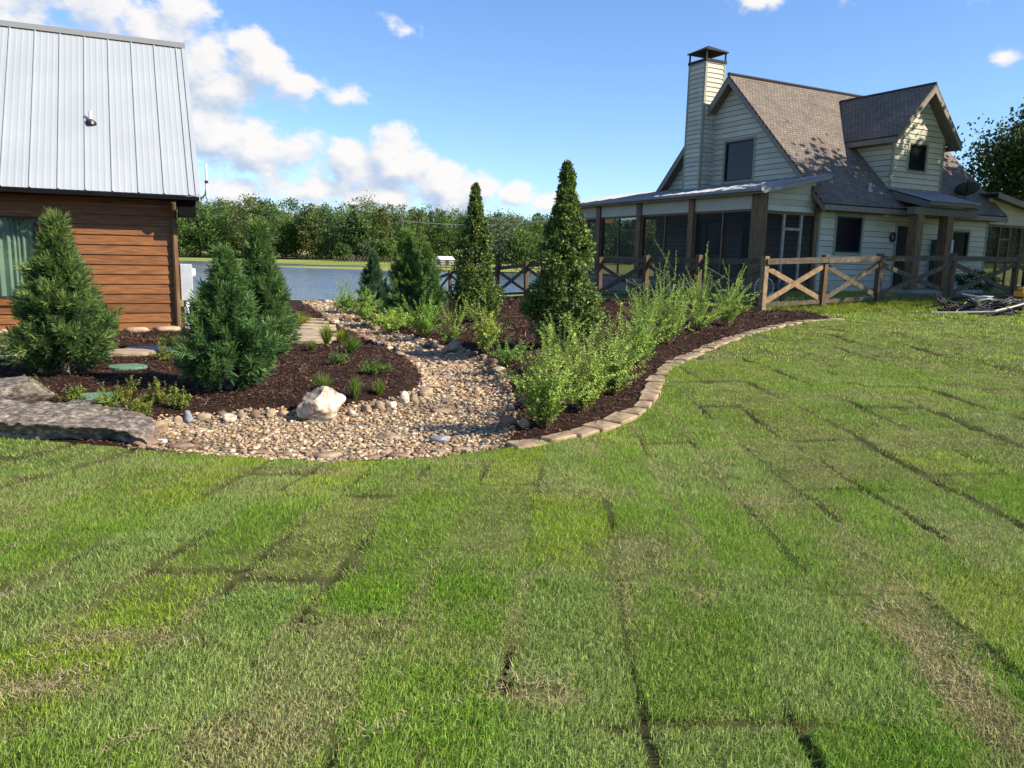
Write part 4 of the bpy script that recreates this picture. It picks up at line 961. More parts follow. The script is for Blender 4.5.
    mb.add([*base, *[(x, y, zz + .035) for x, y, zz in base], (2.45, 5.52, q + .30)], [(0, 3, 2, 1), (0, 1, 5, 4), (1, 2, 6, 5), (2, 3, 7, 6), (3, 0, 4, 7), (4, 5, 8), (5, 6, 8), (6, 7, 8), (7, 4, 8)])
    mb.build('chimney_cap', 'bronze', ch)
    mb = MB(); mb.tube([(2.35, cy0 - .05, z(2.8)), (2.35, cy0 - .05, z(5.2))], .022, 6); mb.tube([(2.2, cy0 - .05, z(3.7)), (2.5, cy0 - .05, z(3.7))], .015, 6); mb.build('conduit', 'grey_box', ch)
    # dormer
    dz = z(4.24); rz_ = z(6.06); dc = 7.5; x0, x1 = 6.12, 8.88; dslope = (6.06 - 4.24) / 1.76
    fp = [(x0, z(2.42)), (x1, z(2.42)), (x1, rz_ - 1.38 * dslope - .10), (dc, rz_ - .12), (x0, rz_ - 1.38 * dslope - .10)]
    mb = MB(); siding(mb, 'y', .2, -1, fp, [(7.0, 7.92, z(3.22), z(4.12))], rd=random.Random(11)); 
    eh = rz_ - 1.38 * dslope - .10
    tb = (eh - z(2.355)) / k
    for (xx, sg) in ((x0, -1), (x1, 1)): siding(mb, 'x', xx, sg, [(.2, z(2.42)), (tb, eh), (.2, eh)], rd=random.Random(12))
    dm = mb.build('dormer', 'siding', h)
    mb = MB(); mb.prism([(x0 + .03, .28, z(2.4)), (x1 - .03, .28, z(2.4)), (x1 - .03, .28, eh), (dc, .28, rz_ - .2), (x0 + .03, .28, eh)], (0, .05, 0)); mb.build('dormer_core', 'interior', dm)
    window(dm, 'y', .2, -1, 7.0, 7.92, z(3.22), z(4.12))
    # window trims added above are sub-parts of the dormer window
    tf = -.22; tb_r = (6.06 - 2.355) / k; tb_e = (4.24 - 2.355) / k
    shingle_slope('dormer_roof', [(dc - 1.76, tb_e, dz), (dc - 1.76, tf, dz), (dc, tf, rz_), (dc, tb_r, rz_)], dm)
    shingle_slope('dormer_roof', [(dc + 1.76, tf, dz), (dc + 1.76, tb_e, dz), (dc, tb_r, rz_), (dc, tf, rz_)], dm)
    mb = MB()
    for sg in (-1, 1):
        mb.prism([(dc + sg * 1.76, tf - .005, dz - .085), (dc, tf - .005, rz_ - .085), (dc, tf - .005, rz_ - .29), (dc + sg * 1.76, tf - .005, dz - .25)], (0, .05, 0))
        xe = sorted((dc + sg * 1.765, dc + sg * 1.735)); mb.box(xe[0], xe[1], tf + .05, tb_e - .1, dz - .22, dz - .05)
    mb.build('dormer_rake', 'fascia', dm)
    mb = MB()
    for sg in (-1, 1):
        mb.prism([(dc + sg * 1.72, tf + .05, dz - .21), (dc, tf + .05, rz_ - .22), (dc, tf + .05, rz_ - .24), (dc + sg * 1.72, tf + .05, dz - .23)], (0, .36, 0))
        xa, xb = sorted((dc + sg * 1.40, dc + sg * 1.73)); mb.box(xa, xb, .2, tb_e - .3, dz - .22, dz - .20)
    mb.build('dormer_soffit', 'soffit', dm)
    mb = MB(); mb.box(x0 - .03, x0 + .07, .165, .195, z(2.42), eh); mb.box(x1 - .07, x1 + .03, .165, .195, z(2.42), eh); mb.build('dormer_trim', 'trim', dm)
    mb = MB(); mb.tube([(dc, tf, rz_ + .02), (dc, tb_r, rz_ + .02)], .045, 6); mb.build('dormer_ridge_cap', 'dark_metal', dm)
    # entry porch roof
    e0, e1 = 5.95, 8.72; ty, tz, by_, bz = .16, 2.56, -1.52, 2.07
    mb = ribbed_sheet([(e0, by_, z(bz)), (e1, by_, z(bz)), (8.86, ty, z(tz)), (6.06, ty, z(tz))], .4, .02, .03); ep = mb.build('entry_roof', 'porch_metal', h)
    mb = MB(); mb.box(e0 + .02, e1 - .02, by_ + .03, by_ + .08, z(bz) - .15, z(bz) - .03)
    for xx in (e0 + .05, e1 - .1): mb.prism([(xx, by_ + .1, z(bz) - .22), (xx, by_ + .1, z(bz) - .03), (xx, 0, z(2.46)), (xx, 0, z(2.2))], (.05, 0, 0))
    mb.build('entry_fascia', 'soffit', ep)
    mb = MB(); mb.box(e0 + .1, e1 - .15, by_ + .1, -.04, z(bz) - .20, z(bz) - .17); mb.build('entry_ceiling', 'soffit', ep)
    mb = MB(); mb.box(5.5, 8.9, -1.3, -1.02, z(1.62), z(1.85)); mb.build('entry_beam', 'soffit', ep)
    for xx in (5.66, 7.25):
        mb = MB(); mb.box(xx, xx + .33, -1.32, -1.0, z(-1.05), z(1.62)); mb.build('entry_post', 'post_wood', h)
    mb = MB(); mb.box(5.4, 9.2, -1.6, -.03, -.1, z(-.82)); mb.build('entry_slab', 'concrete', h)
    # roof pipes, lights
    mb = MB(); mb.tube([(4.97, .05, z(2.38)), (4.97, .05, z(2.66))], .05, 8); mb.tube([(4.97, .05, z(2.36)), (4.97, .05, z(2.44))], .10, 8); mb.build('vent_pipe', 'grey_box', h)
    for xx in (5.72, 8.9):
        mb = MB(); mb.tube([(xx, -.12, z(1.68)), (xx, -.05, z(1.62))], [.05, .08], 8); mb.tube([(xx + .13, -.12, z(1.68)), (xx + .13, -.05, z(1.62))], [.05, .08], 8); mb.box(xx - .02, xx + .15, -.04, -.02, z(1.62), z(1.72)); mb.build('flood_light', 'white_paint', h)
    mb = MB()
    for i in range(14):
        a = i * math.pi * 2 / 14; mb.tube([(6.22 + .09 * math.cos(a), -.06, z(.92) + .12 * math.sin(a)), (6.22 + .13 * math.cos(a + .4), -.10, z(.92) + .16 * math.sin(a + .4))], .03, 5)
    mb.build('wall_wreath', 'black_plastic', h)  # dark ring of short sprigs, a wreath and no lamp
    # ---------------- screened porch (left side of the house)
    PX0, PX1, PY0, PY1 = 0.0, 2.55, 0.0, 11.15
    def zr(s): return z(2.18 + (2.76 - 2.18) * (s + .3) / 2.9)
    mb = ribbed_sheet([(-.30, PY1 + .35, zr(-.3)), (-.30, -.42, zr(-.3)), (2.59, -.42, zr(2.59)), (2.59, PY1 + .35, zr(2.59))], .42, .02, .03); pr = mb.build('porch_roof', 'porch_metal', h)
    mb = MB(); mb.tube([(-.36, -.42, zr(-.3) - .06), (-.36, PY1 + .35, zr(-.3) - .06)], .065, 8); mb.build('gutter', 'gutter', pr)
    mb = MB(); mb.box(-.29, -.25, -.40, PY1 + .33, zr(-.3) - .16, zr(-.3) - .03)
    for yy in (-.41, PY1 + .30): mb.prism([(-.24, yy, zr(-.3) - .16), (-.24, yy, zr(-.24) - .03), (2.58, yy, zr(2.58) - .03), (2.58, yy, zr(2.58) - .15)], (0, .04, 0))
    mb.build('porch_fascia', 'gutter', pr)
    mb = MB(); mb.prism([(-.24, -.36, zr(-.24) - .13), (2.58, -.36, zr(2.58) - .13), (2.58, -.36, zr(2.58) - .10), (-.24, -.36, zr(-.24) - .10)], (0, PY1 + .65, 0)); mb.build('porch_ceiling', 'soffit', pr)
    posts = [0.0, 2.95, 5.85, 8.5, 11.0]
    for i, y in enumerate(posts):
        mb = MB(); wd = .34 if i == 0 else .26
        mb.box(-.04, wd - .04, y - (.03 if i == 0 else 0), y + wd - (.03 if i == 0 else 0), -.2, zr(0) - .14); mb.build('porch_post', 'post_wood', h)
    mb = MB(); mb.box(2.42, 2.56, -.03, .10, -.2, z(2.2)); mb.build('porch_post', 'post_wood', h)
    # header boards, screen frames
    for a, b in zip(posts[:-1], posts[1:]):
        y0 = a + (.31 if a == 0 else .26); y1 = b
        mb = MB(); mb.box(.03, .10, y0, y1, z(1.60), zr(0) - .14); mb.build('porch_header', 'sage', h)
        mb = MB(); mb.box(.06, .12, y0, y1, z(1.53), z(1.60)); mb.box(.06, .12, y0, y1, z(.0), z(.07)); mb.box(.06, .12, y0, y1, z(-.72), z(-.62))
        ym = (y0 + y1) / 2; mb.box(.05, .11, ym - .03, ym + .03, z(-.62), z(1.53)); mb.box(.05, .11, y0, y0 + .05, z(-.62), z(1.53)); mb.box(.05, .11, y1 - .05, y1, z(-.62), z(1.53))
        f = mb.build('screen_frame', 'post_wood', h)
        mb = MB(); mb.box(.075, .078, y0, y1, z(-.62), z(1.53)); mb.build('screen', 'screen', f)
    # gable-side end of the porch (toward the camera): siding triangle, screen door
    mb = MB(); sp = [(.30, z(1.56)), (2.42, z(1.56)), (2.42, zr(2.42) - .12), (.30, zr(.30) - .12)]
    siding(mb, 'y', .06, -1, sp, rd=random.Random(15)); backing(mb, 'y', .06, -1, sp, .04); mb.build('porch_gable', 'siding', h)
    mb = MB(); mb.box(.30, 2.42, .0, .07, z(1.46), z(1.56)); mb.box(.30, 2.42, .02, .07, z(-.78), z(-.66)); mb.box(.30, .36, .02, .07, z(-.66), z(1.46)); mb.build('screen_frame', 'post_wood', h)
    mb = MB(); mb.box(1.02, 1.11, -.02, .05, z(-.78), z(1.46)); mb.box(1.78, 1.87, -.02, .05, z(-.78), z(1.46)); mb.box(1.11, 1.78, -.02, .05, z(.98), z(1.06)); f = mb.build('screen_door', 'pvc', h)
    mb = MB(); mb.box(.36, 2.42, .045, .048, z(-.66), z(1.46)); mb.build('screen', 'screen', f)
    # far end frame
    mb = MB(); mb.box(.2, 2.5, PY1 + .02, PY1 + .08, z(1.53), z(2.1)); mb.box(1.2, 1.28, PY1 + .02, PY1 + .08, z(-.7), z(1.53)); mb.build('screen_frame', 'post_wood', h)
    mb = MB(); mb.box(-.05, 2.56, .1, PY1 + .1, z(-.86), z(-.74)); mb.box(-.02, .02, .1, PY1, -.3, z(-.86)); mb.build('porch_floor', 'deck', h)
    # ---------------- right side porch
    def zq(s): return z(2.70 - .155 * (s - 11.45))
    mb = ribbed_sheet([(15.2, -.42, zq(15.2)), (15.2, 8.4, zq(15.2)), (11.45, 8.4, zq(11.45)), (11.45, -.42, zq(11.45))], .42, .02, .03); rr = mb.build('porch_roof', 'porch_metal', h)
    mb = MB(); mb.prism([(11.5, -.42, zq(11.5) - .20), (11.5, -.42, zq(11.5) - .03), (15.18, -.42, zq(15.18) - .03), (15.18, -.42, zq(15.18) - .2)], (0, .04, 0)); mb.build('porch_fascia', 'fascia', rr)
    mb = MB(); mb.prism([(11.76, -.36, zq(11.7) - .13), (15.15, -.36, zq(15.15) - .13), (15.15, -.36, zq(15.15) - .10), (11.76, -.36, zq(11.7) - .10)], (0, 8.6, 0)); mb.build('porch_ceiling', 'soffit', rr)
    mb = MB(); sp = [(11.76, z(1.58)), (14.8, z(1.58)), (14.8, zq(14.8) - .12), (11.76, zq(11.76) - .12)]
    siding(mb, 'y', .06, -1, sp, rd=random.Random(16)); backing(mb, 'y', .06, -1, sp, .04); mb.build('porch_gable', 'siding', h)
    mb = MB(); mb.box(11.76, 14.8, .0, .07, z(1.48), z(1.58))
    for xx in (12.55, 13.2, 14.0): mb.box(xx, xx + .07, .0, .06, z(-.78), z(1.48))
    mb.box(12.62, 13.2, .0, .06, z(1.0), z(1.08)); f = mb.build('screen_frame', 'post_wood', h)
    mb = MB(); mb.box(11.76, 14.8, .065, .068, z(-.7), z(1.48)); mb.build('screen', 'screen', f)
    mb = MB(); mb.box(14.8, 15.05, -.03, .22, -.2, zq(14.9) - .13); mb.build('porch_post', 'post_wood', h)
    mb = MB(); mb.box(14.8, 15.05, 7.9, 8.15, -.2, zq(14.9) - .13); mb.build('porch_post', 'post_wood', h)
    mb = MB(); mb.box(11.75, 15.0, .1, 8.1, z(-.86), z(-.74)); mb.build('porch_floor', 'deck', h)
    mb = MB(); mb.box(11.76, 15.0, 3.4, 3.5, z(-.74), z(2.0)); mb.build('porch_dark_backing', 'soffit', h)  # added panel, closes the view through so the porch stays dark
    # satellite dish: a thing on the roof
    d = empty('satellite_dish', h.matrix_basis @ Vector((0, 0, 0)), 0, 'dark grey satellite dish on an arm above the brown shingle roof', 'satellite dish')
    Mh = Matrix.Translation((HX, HY, HZ)) @ Matrix.Rotation(HROT, 4, 'Z')
    d.location = Mh @ Vector((9.85, -.15, z(2.2))); d.rotation_euler = (0, 0, 0)
    mb = MB(); mb.tube([(0, 0, 0), (0, -.04, .28), (.05, -.1, .36)], .025, 8); mb.box(-.12, .12, -.12, .12, -.02, .02); mb.build('mast', 'dark_metal', d)
    # dish bowl
    V_, F_ = [], []; nr, na = 6, 32
    for i in range(nr + 1):
        r = .40 * i / nr
        for j in range(na): a = 2 * math.pi * j / na; V_.append((r * math.cos(a), r * .86 * math.sin(a), .16 * (i / nr) ** 2))
    for i in range(nr):
        for j in range(na): F_.append((i * na + j, i * na + (j + 1) % na, (i + 1) * na + (j + 1) % na, (i + 1) * na + j))
    mb = MB(); mb.add(V_, F_); mb.add([(x, y, zz + .012) for x, y, zz in V_], [tuple(reversed(f_)) for f_ in F_]); b = mb.build('dish', 'dish_grey', d, smooth=True)
    b.location = (.06, -.02, .42); b.rotation_euler = (R(38), R(8), R(150))
    mb = MB(); mb.beam((0, 0, 0), (0, .42, .30), .03, .03); mb.box(-.04, .04, .38, .48, .27, .35); b2 = mb.build('feed_arm', 'dark_metal', d); b2.location = (.06, -.02, .44); b2.rotation_euler = (0, 0, R(150))
    def hw(x, y, zz): return Mh @ Vector((x, y, zz))
    return hw
hw = build_house()

def thing_at(name, p, rz, label, cat, group=None):
    return empty(name, p, rz, label, cat, group)
# things near the entry
def entry_things():
    z = lambda v: v - HZ
    o = thing_at('blue_panel', hw(8.43, -.30, z(-.82)), HROT, 'blue and pale grey panel standing against the house wall between the two entry posts', 'cabinet')  # plain stand-in for a blue and pale shape of unknown kind
    mb = MB(); mb.box(0, .42, 0, .26, 0, 1.72); mb.build('door', 'teal_panel', o, bevel=.01)
    mb = MB(); mb.box(.425, .88, 0, .26, 0, 1.72); c = mb.build('body', 'light_panel', o, bevel=.01)
    mb = MB(); mb.box(.44, .46, -.03, -.002, .8, 1.1); mb.build('handle', 'white_paint', c)
    # wheel and dark object behind the fence panel
    p = g0(771, 301); o = thing_at('garden_wheel', (p[0], p[1] + .7, gz(p[0], p[1] + .7)), .2, 'round grey wire wheel standing in the grass behind the first front fence panel', 'wheel')
    mb = MB(); n = 24; mb.tube([(.30 * math.cos(2 * math.pi * i / n), 0, .30 + .30 * math.sin(2 * math.pi * i / n)) for i in range(n + 1)], .022, 6, False); mb.build('rim', 'grey_box', o)
    mb = MB()
    for i in range(8): a = math.pi * i / 8; mb.tube([(.29 * math.cos(a), 0, .3 + .29 * math.sin(a)), (-.29 * math.cos(a), 0, .3 - .29 * math.sin(a))], .006, 5)
    mb.tube([(0, -.05, .3), (0, .05, .3)], .04, 8); mb.build('spokes', 'grey_box', o)
    p = g0(788, 303); o = thing_at('hose_bib_post', (p[0], p[1] + .5, gz(p[0], p[1] + .5)), .1, 'short dark garden post with a thick head behind the first front fence panel', 'garden post')
    mb = MB(); mb.box(-.06, .06, -.06, .06, 0, .34); mb.build('post', 'dark_metal', o, bevel=.008)
    mb = MB(); mb.tube([(0, -.0, .34), (0, 0, .52)], [.14, .10], 12); mb.tube([(-.12, 0, .44), (.16, 0, .40)], .03, 8); mb.build('head', 'black_plastic', o)
    # pale pot by entry and little pots
    for k, (s_, lb) in enumerate(((8.1, 'small pale planter by the right entry post'), (7.75, 'low dark planter in front of the blue panel'))):
        o = thing_at('planter', hw(s_, -1.15, z(-.82)), 0, lb, 'planter')
        mb = MB(); mb.tube([(0, 0, 0), (0, 0, .24), (0, 0, .27)], [.10, .14, .15], 14); mb.build('pot', 'light_panel' if k == 0 else 'dark_metal', o)
        Vv, Ff = [], []
        rd = np.random.default_rng(k); n = 220; c = rd.normal(size=(n, 3)) * [.09, .09, .08] + [0, 0, .36]; d1 = rd.normal(size=(n, 3)) * .03; d2 = rd.normal(size=(n, 3)) * .02
        V_ = np.stack([c - d1, c + d2, c + d1, c - d2], 1).reshape(-1, 3); i = np.arange(n) * 4
        mesh_np('foliage', V_, np.c_[i, i + 1, i + 2, i + 3], 'leaf', parent=o, color=np.repeat(np.array([[.09, .15, .04]]) * (.6 + .8 * rd.random((n, 1))), 4, 0))
entry_things()

# ---- wooden cabin
def build_cabin():
    C0 = (-6.174, 14.2, -1.60); rot = R(90 - 64.7); z = lambda v: v + 1.60
    h = empty('wooden_cabin', C0, rot, 'cabin with orange brown log style siding, black eave and pale grey ribbed metal roof', 'cabin')
    W = 9.0; ridge_t, ridge_z, ez = 2.25, 4.06, .93; D = 2 * ridge_t; G = .10
    poly = [(-W, G), (0, G), (0, z(.845)), (-W, z(.845))]
    holes = [(-3.9, -2.12, z(-.90), z(.48))]
    mb = MB(); siding(mb, 'y', 0, -1, poly, holes, course=.172, proud=.022, rd=random.Random(2), var=.16, notch=.006); mb.build('wall', 'cabin_wood', h)
    gp = [(0, G), (D, G), (D, z(.72)), (ridge_t, z(ridge_z - .2)), (0, z(.72))]
    mb = MB(); siding(mb, 'x', 0, 1, gp, course=.172, proud=.032, rd=random.Random(3), var=.16); siding(mb, 'x', -W, -1, gp, course=.172, proud=.032, rd=random.Random(4), var=.16); siding(mb, 'y', D, 1, poly, course=.172, proud=.032, rd=random.Random(5)); mb.build('wall', 'cabin_wood', h)
    # interior: opaque core away from the window bay
    mb = MB(); mb.box(-2.0, -.05, .06, D - .06, G, z(.7)); mb.box(-W + .05, -4.0, .06, D - .06, G, z(.7)); mb.box(-4.0, -2.0, 1.0, D - .06, G, z(.7)); mb.box(-4, -2, .06, 1, z(.62), z(.7)); mb.build('interior_core', 'interior', h)
    mb = MB(); mb.box(-.09, .035, -.037, .05, G, z(.78)); mb.build('corner_board', 'cabin_wood', h)
    mb = MB(); mb.box(-W - .02, .06, -.09, -.004, -.25, G + .03); mb.box(.01, .07, 0, D, -.25, G + .02); mb.build('foundation', 'rock_tan', h)
    # window
    w = MB(); a0, a1, b0, b1 = -3.9, -2.12, z(-.90), z(.48)
    for q in ((a0, a0 + .05, b0, b1), (a1 - .045, a1, b0, b1), (a0 + .05, a1 - .045, b0, b0 + .04), (a0 + .05, a1 - .045, b1 - .04, b1)): w.box(q[0], q[1], -.02, .08, q[2], q[3])
    wo = w.build('window', 'dark_metal', h)
    t = MB(); t.box(a1, a1 + .11, -.055, -.005, b0 - .11, b1 + .11); t.box(a0 - .11, a0, -.055, -.005, b0 - .11, b1 + .11); t.box(a0, a1, -.055, -.005, b1, b1 + .11); t.box(a0, a1, -.055, -.005, b0 - .11, b0); t.build('window_trim', 'cabin_wood', wo)
    t = MB(); t.box(a0 + .05, a1 - .045, .02, .026, b0 + .04, b1 - .04); t.build('pane', 'clear_glass', wo)
    n = 260; V_, F_ = [], []
    for i in range(n + 1):
        u = i / n; x = a0 + .02 + u * (a1 - a0 - .04); y = .16 + .035 * math.sin(u * 120 + 2 * math.sin(u * 31)) + .015 * math.sin(u * 47)
        V_ += [(x, y, b0 - .05), (x, y + .004 * math.sin(u * 60), b1 + .05)]
    for i in range(n): F_.append((2 * i, 2 * i + 2, 2 * i + 3, 2 * i + 1))
    mb = MB(); mb.add(V_, F_); mb.build('curtain', 'curtain', wo, smooth=True)
    # roof
    x0, x1 = -W - .4, .40; sl = (ridge_z - ez) / (ridge_t + .45)
    mb = ribbed_sheet([(x0, -.45, z(ez)), (x1, -.45, z(ez)), (x1, ridge_t, z(ridge_z)), (x0, ridge_t, z(ridge_z))], .402, .022, .024, minor=3); r = mb.build('roof', 'roof_metal', h)
    mb = ribbed_sheet([(x1, D + .45, z(ez)), (x0, D + .45, z(ez)), (x0, ridge_t, z(ridge_z)), (x1, ridge_t, z(ridge_z))], .402, .022, .024, minor=3); mb.build('roof', 'roof_metal', h)
    mb = MB(); 
    for sg, y0 in ((1, -.45), (-1, D + .45)):
        mb.prism([(x1 - .05, y0, z(ez) + .035), (x1 - .05, ridge_t, z(ridge_z) + .035), (x1 - .05, ridge_t, z(ridge_z) - .10), (x1 - .05, y0, z(ez) - .09)], (.075, 0, 0))
    mb.build('rake_trim', 'roof_metal', r)
    mb = MB(); mb.prism([(x0, ridge_t - .12, z(ridge_z) - .09), (x0, ridge_t, z(ridge_z) + .035), (x0, ridge_t + .12, z(ridge_z) - .09), (x0, ridge_t, z(ridge_z) + .03)], (x1 - x0 + .02, 0, 0)); mb.build('ridge_cap', 'gutter', r)
    mb = MB(); mb.box(x0, x1, -.53, -.455, z(ez) - .085, z(ez) - .022); mb.build('gutter', 'eave_black', h)
    mb = MB(); mb.box(x0, x1 - .04, -.44, -.035, z(ez) - .085, z(ez) - .06); mb.box(.04, x1 - .03, -.0, .35, z(.76), z(.84)); mb.build('soffit', 'eave_black', h)
    mb = MB(); mb.box(.06, x1 - .06, -.42, -.05, z(.56), z(.84)); mb.build('eave_return', 'eave_black', h)
    mb = MB(); mb.tube([(-.02, -.47, z(.80)), (-.02, -.42, z(.70)), (-.02, -.10, z(.60)), (-.02, -.08, z(.5)), (-.02, -.08, -.02), (.0, -.2, -.12)], .042, 8); mb.build('downspout', 'post_wood', h)
    mb = MB(); mb.box(-.05, .02, -.125, -.04, z(.70), z(.74)); mb.build('bracket', 'grey_box', h)
    # meter box on the gable wall, conduits
    mb = MB(); mb.box(.05, .26, .02, .42, z(-.95), z(-.28)); b = mb.build('meter_box', 'grey_box', h, bevel=.01)
    mb = MB(); mb.tube([(.26, .2, z(-.45)), (.32, .2, z(-.45))], .09, 14); mb.build('meter', 'white_paint', b)
    mb = MB(); mb.tube([(.15, .08, z(-.95)), (.15, .08, -.1)], .035, 10); mb.tube([(.12, .3, z(-.95)), (.12, .3, -.1)], .022, 10); mb.build('conduit', 'white_paint', b)
    mb = MB(); mb.tube([(.56, -.1, z(.93)), (.56, -.1, z(1.52))], .022, 8); mb.build('service_mast', 'white_paint', h)
    mb = MB(); mb.tube([(.36, -.1, z(.86)), (.44, -.1, z(.88)), (.53, -.1, z(.98)), (.56, -.1, z(1.12)), (.57, -.1, z(1.25))], .014, 6); mb.tube([(.56, -.1, z(1.18)), (.56, -.1, z(1.23))], .03, 8); mb.build('service_cable', 'black_plastic', h)
    # roof vent pipe
    t_ = .62; zz = z(ez + sl * (t_ + .45))
    mb = MB(); mb.tube([(-1.27, t_, zz - .02), (-1.27, t_, zz + .20)], .032, 10); v = mb.build('vent_pipe', 'white_paint', h)
    mb = MB(); mb.tube([(-1.27, t_ - .01, zz - .03), (-1.27, t_ - .01, zz + .02), (-1.27, t_, zz + .05)], [.10, .085, .045], 14); mb.build('pipe_boot', 'black_plastic', v)
build_cabin()
_rd = random.Random(12); _ct = R(90 - 64.7)
for i in range(18):
    s_ = -.25 - i * .5; t_ = -.30 + _rd.uniform(-.06, .06)
    x_ = -6.174 + s_ * math.cos(_ct) - t_ * math.sin(_ct); y_ = 14.2 + s_ * math.sin(_ct) + t_ * math.cos(_ct)
    rock(x_, y_, (.30, .17, .07), 'rock_tan', 'rough flat tan stone in the row along the foot of the cabin wall', 'tan stones at the foot of the cabin wall', rz=_ct + _rd.uniform(-.1, .1), sink=.15, sub=2, flat=.3)

# ---- fences
def fence(label, pts, skip_first=False, tan_panels=(), hgt=1.30):
    x0, y0 = pts[0]; f = empty('wooden_fence', (x0, y0, gz(x0, y0)), 0, label, 'fence'); z0 = gz(x0, y0); rd = random.Random(len(pts))
    L3 = [(x - x0, y - y0, float(Hbase(np.array([x]), np.array([y]))[0]) - z0) for x, y in pts]
    for i, (x, y, zz) in enumerate(L3):
        if i == 0 and skip_first: continue
        d = Vector(L3[min(i + 1, len(L3) - 1)]) - Vector(L3[max(i - 1, 0)]); ang = math.atan2(d.y, d.x); w = .07
        c, s_ = math.cos(ang), math.sin(ang)
        mb = MB(); mb.prism([(x + c * a - s_ * b, y + s_ * a + c * b, zz - .2) for a, b in ((-w, -w), (w, -w), (w, w), (-w, w))], (rd.uniform(-.01, .01), rd.uniform(-.01, .01), hgt + .23 + rd.uniform(-.01, .03)))
        mb.build('fence_post', 'fence_tan' if i in tan_panels and i == 0 else 'fence_post', f, bevel=.006)
    for i in range(len(L3) - 1):
        a = Vector(L3[i]); b = Vector(L3[i + 1]); d = (b - a); dn = d.normalized(); side = Vector((d.y, -d.x, 0)).normalized()
        m_ = 'fence_tan' if i in tan_panels else 'fence_wood'
        U_ = Vector((0, 0, 1)); ia, ib = a + dn * .075, b - dn * .075
        mb = MB(); mb.beam(a + U_ * (hgt - .09) - side * -.095 - dn * .02, b + U_ * (hgt - .09 + rd.uniform(-.01, .01)) + side * .095 + dn * .02, .038, .14); mb.build('top_rail', 'fence_wood', f)
        mb = MB(); mb.beam(ia + U_ * .16, ib + U_ * .16, .04, .10); mb.build('bottom_rail', 'fence_wood', f)
        mb = MB(); mb.beam(ia + U_ * .24 + side * .022, ib + U_ * (hgt - .24) + side * .022, .036, .125, up=(0, 0, 1)); mb.build('cross_board', m_, f)
        mb = MB(); mb.beam(ia + U_ * (hgt - .24) - side * .022, ib + U_ * .24 - side * .022, .036, .125); mb.build('cross_board', m_, f)
    return f
cxn = (6.07, 18.9)
along = lambda t: (cxn[0] + .8805 * t, cxn[1] + .4741 * t)
back = lambda t: (cxn[0] - .4741 * t, cxn[1] + .8805 * t)
fence('weathered wooden fence with crossed boards running across the lawn in front of the house entry', [along(t) for t in (0, 2.1, 4.22, 7.4, 10.55, 13.6)], tan_panels=(0,))
fence('dark wooden fence with crossed boards running downhill behind the shrubs toward the lake', [back(t) for t in (0, 2.35, 4.62, 7.0, 9.4, 11.85, 14.25, 16.6, 19.0, 21.4, 23.8)], skip_first=True)

# ------------------------------------------------------------------ plants
def tri_tube(paths, r0, r1, seg):
    """thin 3-sided stems. paths: (n, seg, 3)"""
    n = len(paths); a = np.array([0, 2.094, 4.189]); t = np.linspace(0, 1, seg)
    rad = (np.asarray(r0).reshape(-1, 1) * (1 - t) + np.asarray(r1).reshape(-1, 1) * t)
    ring = np.stack([np.cos(a), np.sin(a), a * 0], 1)
    V = paths[:, :, None, :] + ring[None, None] * rad[:, :, None, None]
    base = (np.arange(n) * seg * 3)[:, None, None] + (np.arange(seg - 1) * 3)[None, :, None]
    F = []
    for k in range(3):
        k2 = (k + 1) % 3; F.append(np.stack([base[..., 0] + k, base[..., 0] + k2, base[..., 0] + 3 + k2, base[..., 0] + 3 + k], -1).reshape(-1, 4))
    return V.reshape(-1, 3), np.concatenate(F)
def norm(a): return a / (np.linalg.norm(a, axis=-1, keepdims=True) + 1e-9)
def kites(c, d, nrm, L_, w, fold=.0):
    """leaf quads: base c, direction d, face normal nrm"""
    s = norm(np.cross(d, nrm)); L_ = np.asarray(L_).reshape(-1, 1); w = np.asarray(w).reshape(-1, 1)
    mid = c + d * L_ * .45; n2 = norm(np.cross(s, d))
    return np.stack([c, mid + s * w / 2 + n2 * w * fold, c + d * L_, mid - s * w / 2 + n2 * w * fold], 1).reshape(-1, 3)
def quadF(n): i = np.arange(n) * 4; return np.c_[i, i + 1, i + 2, i + 3]

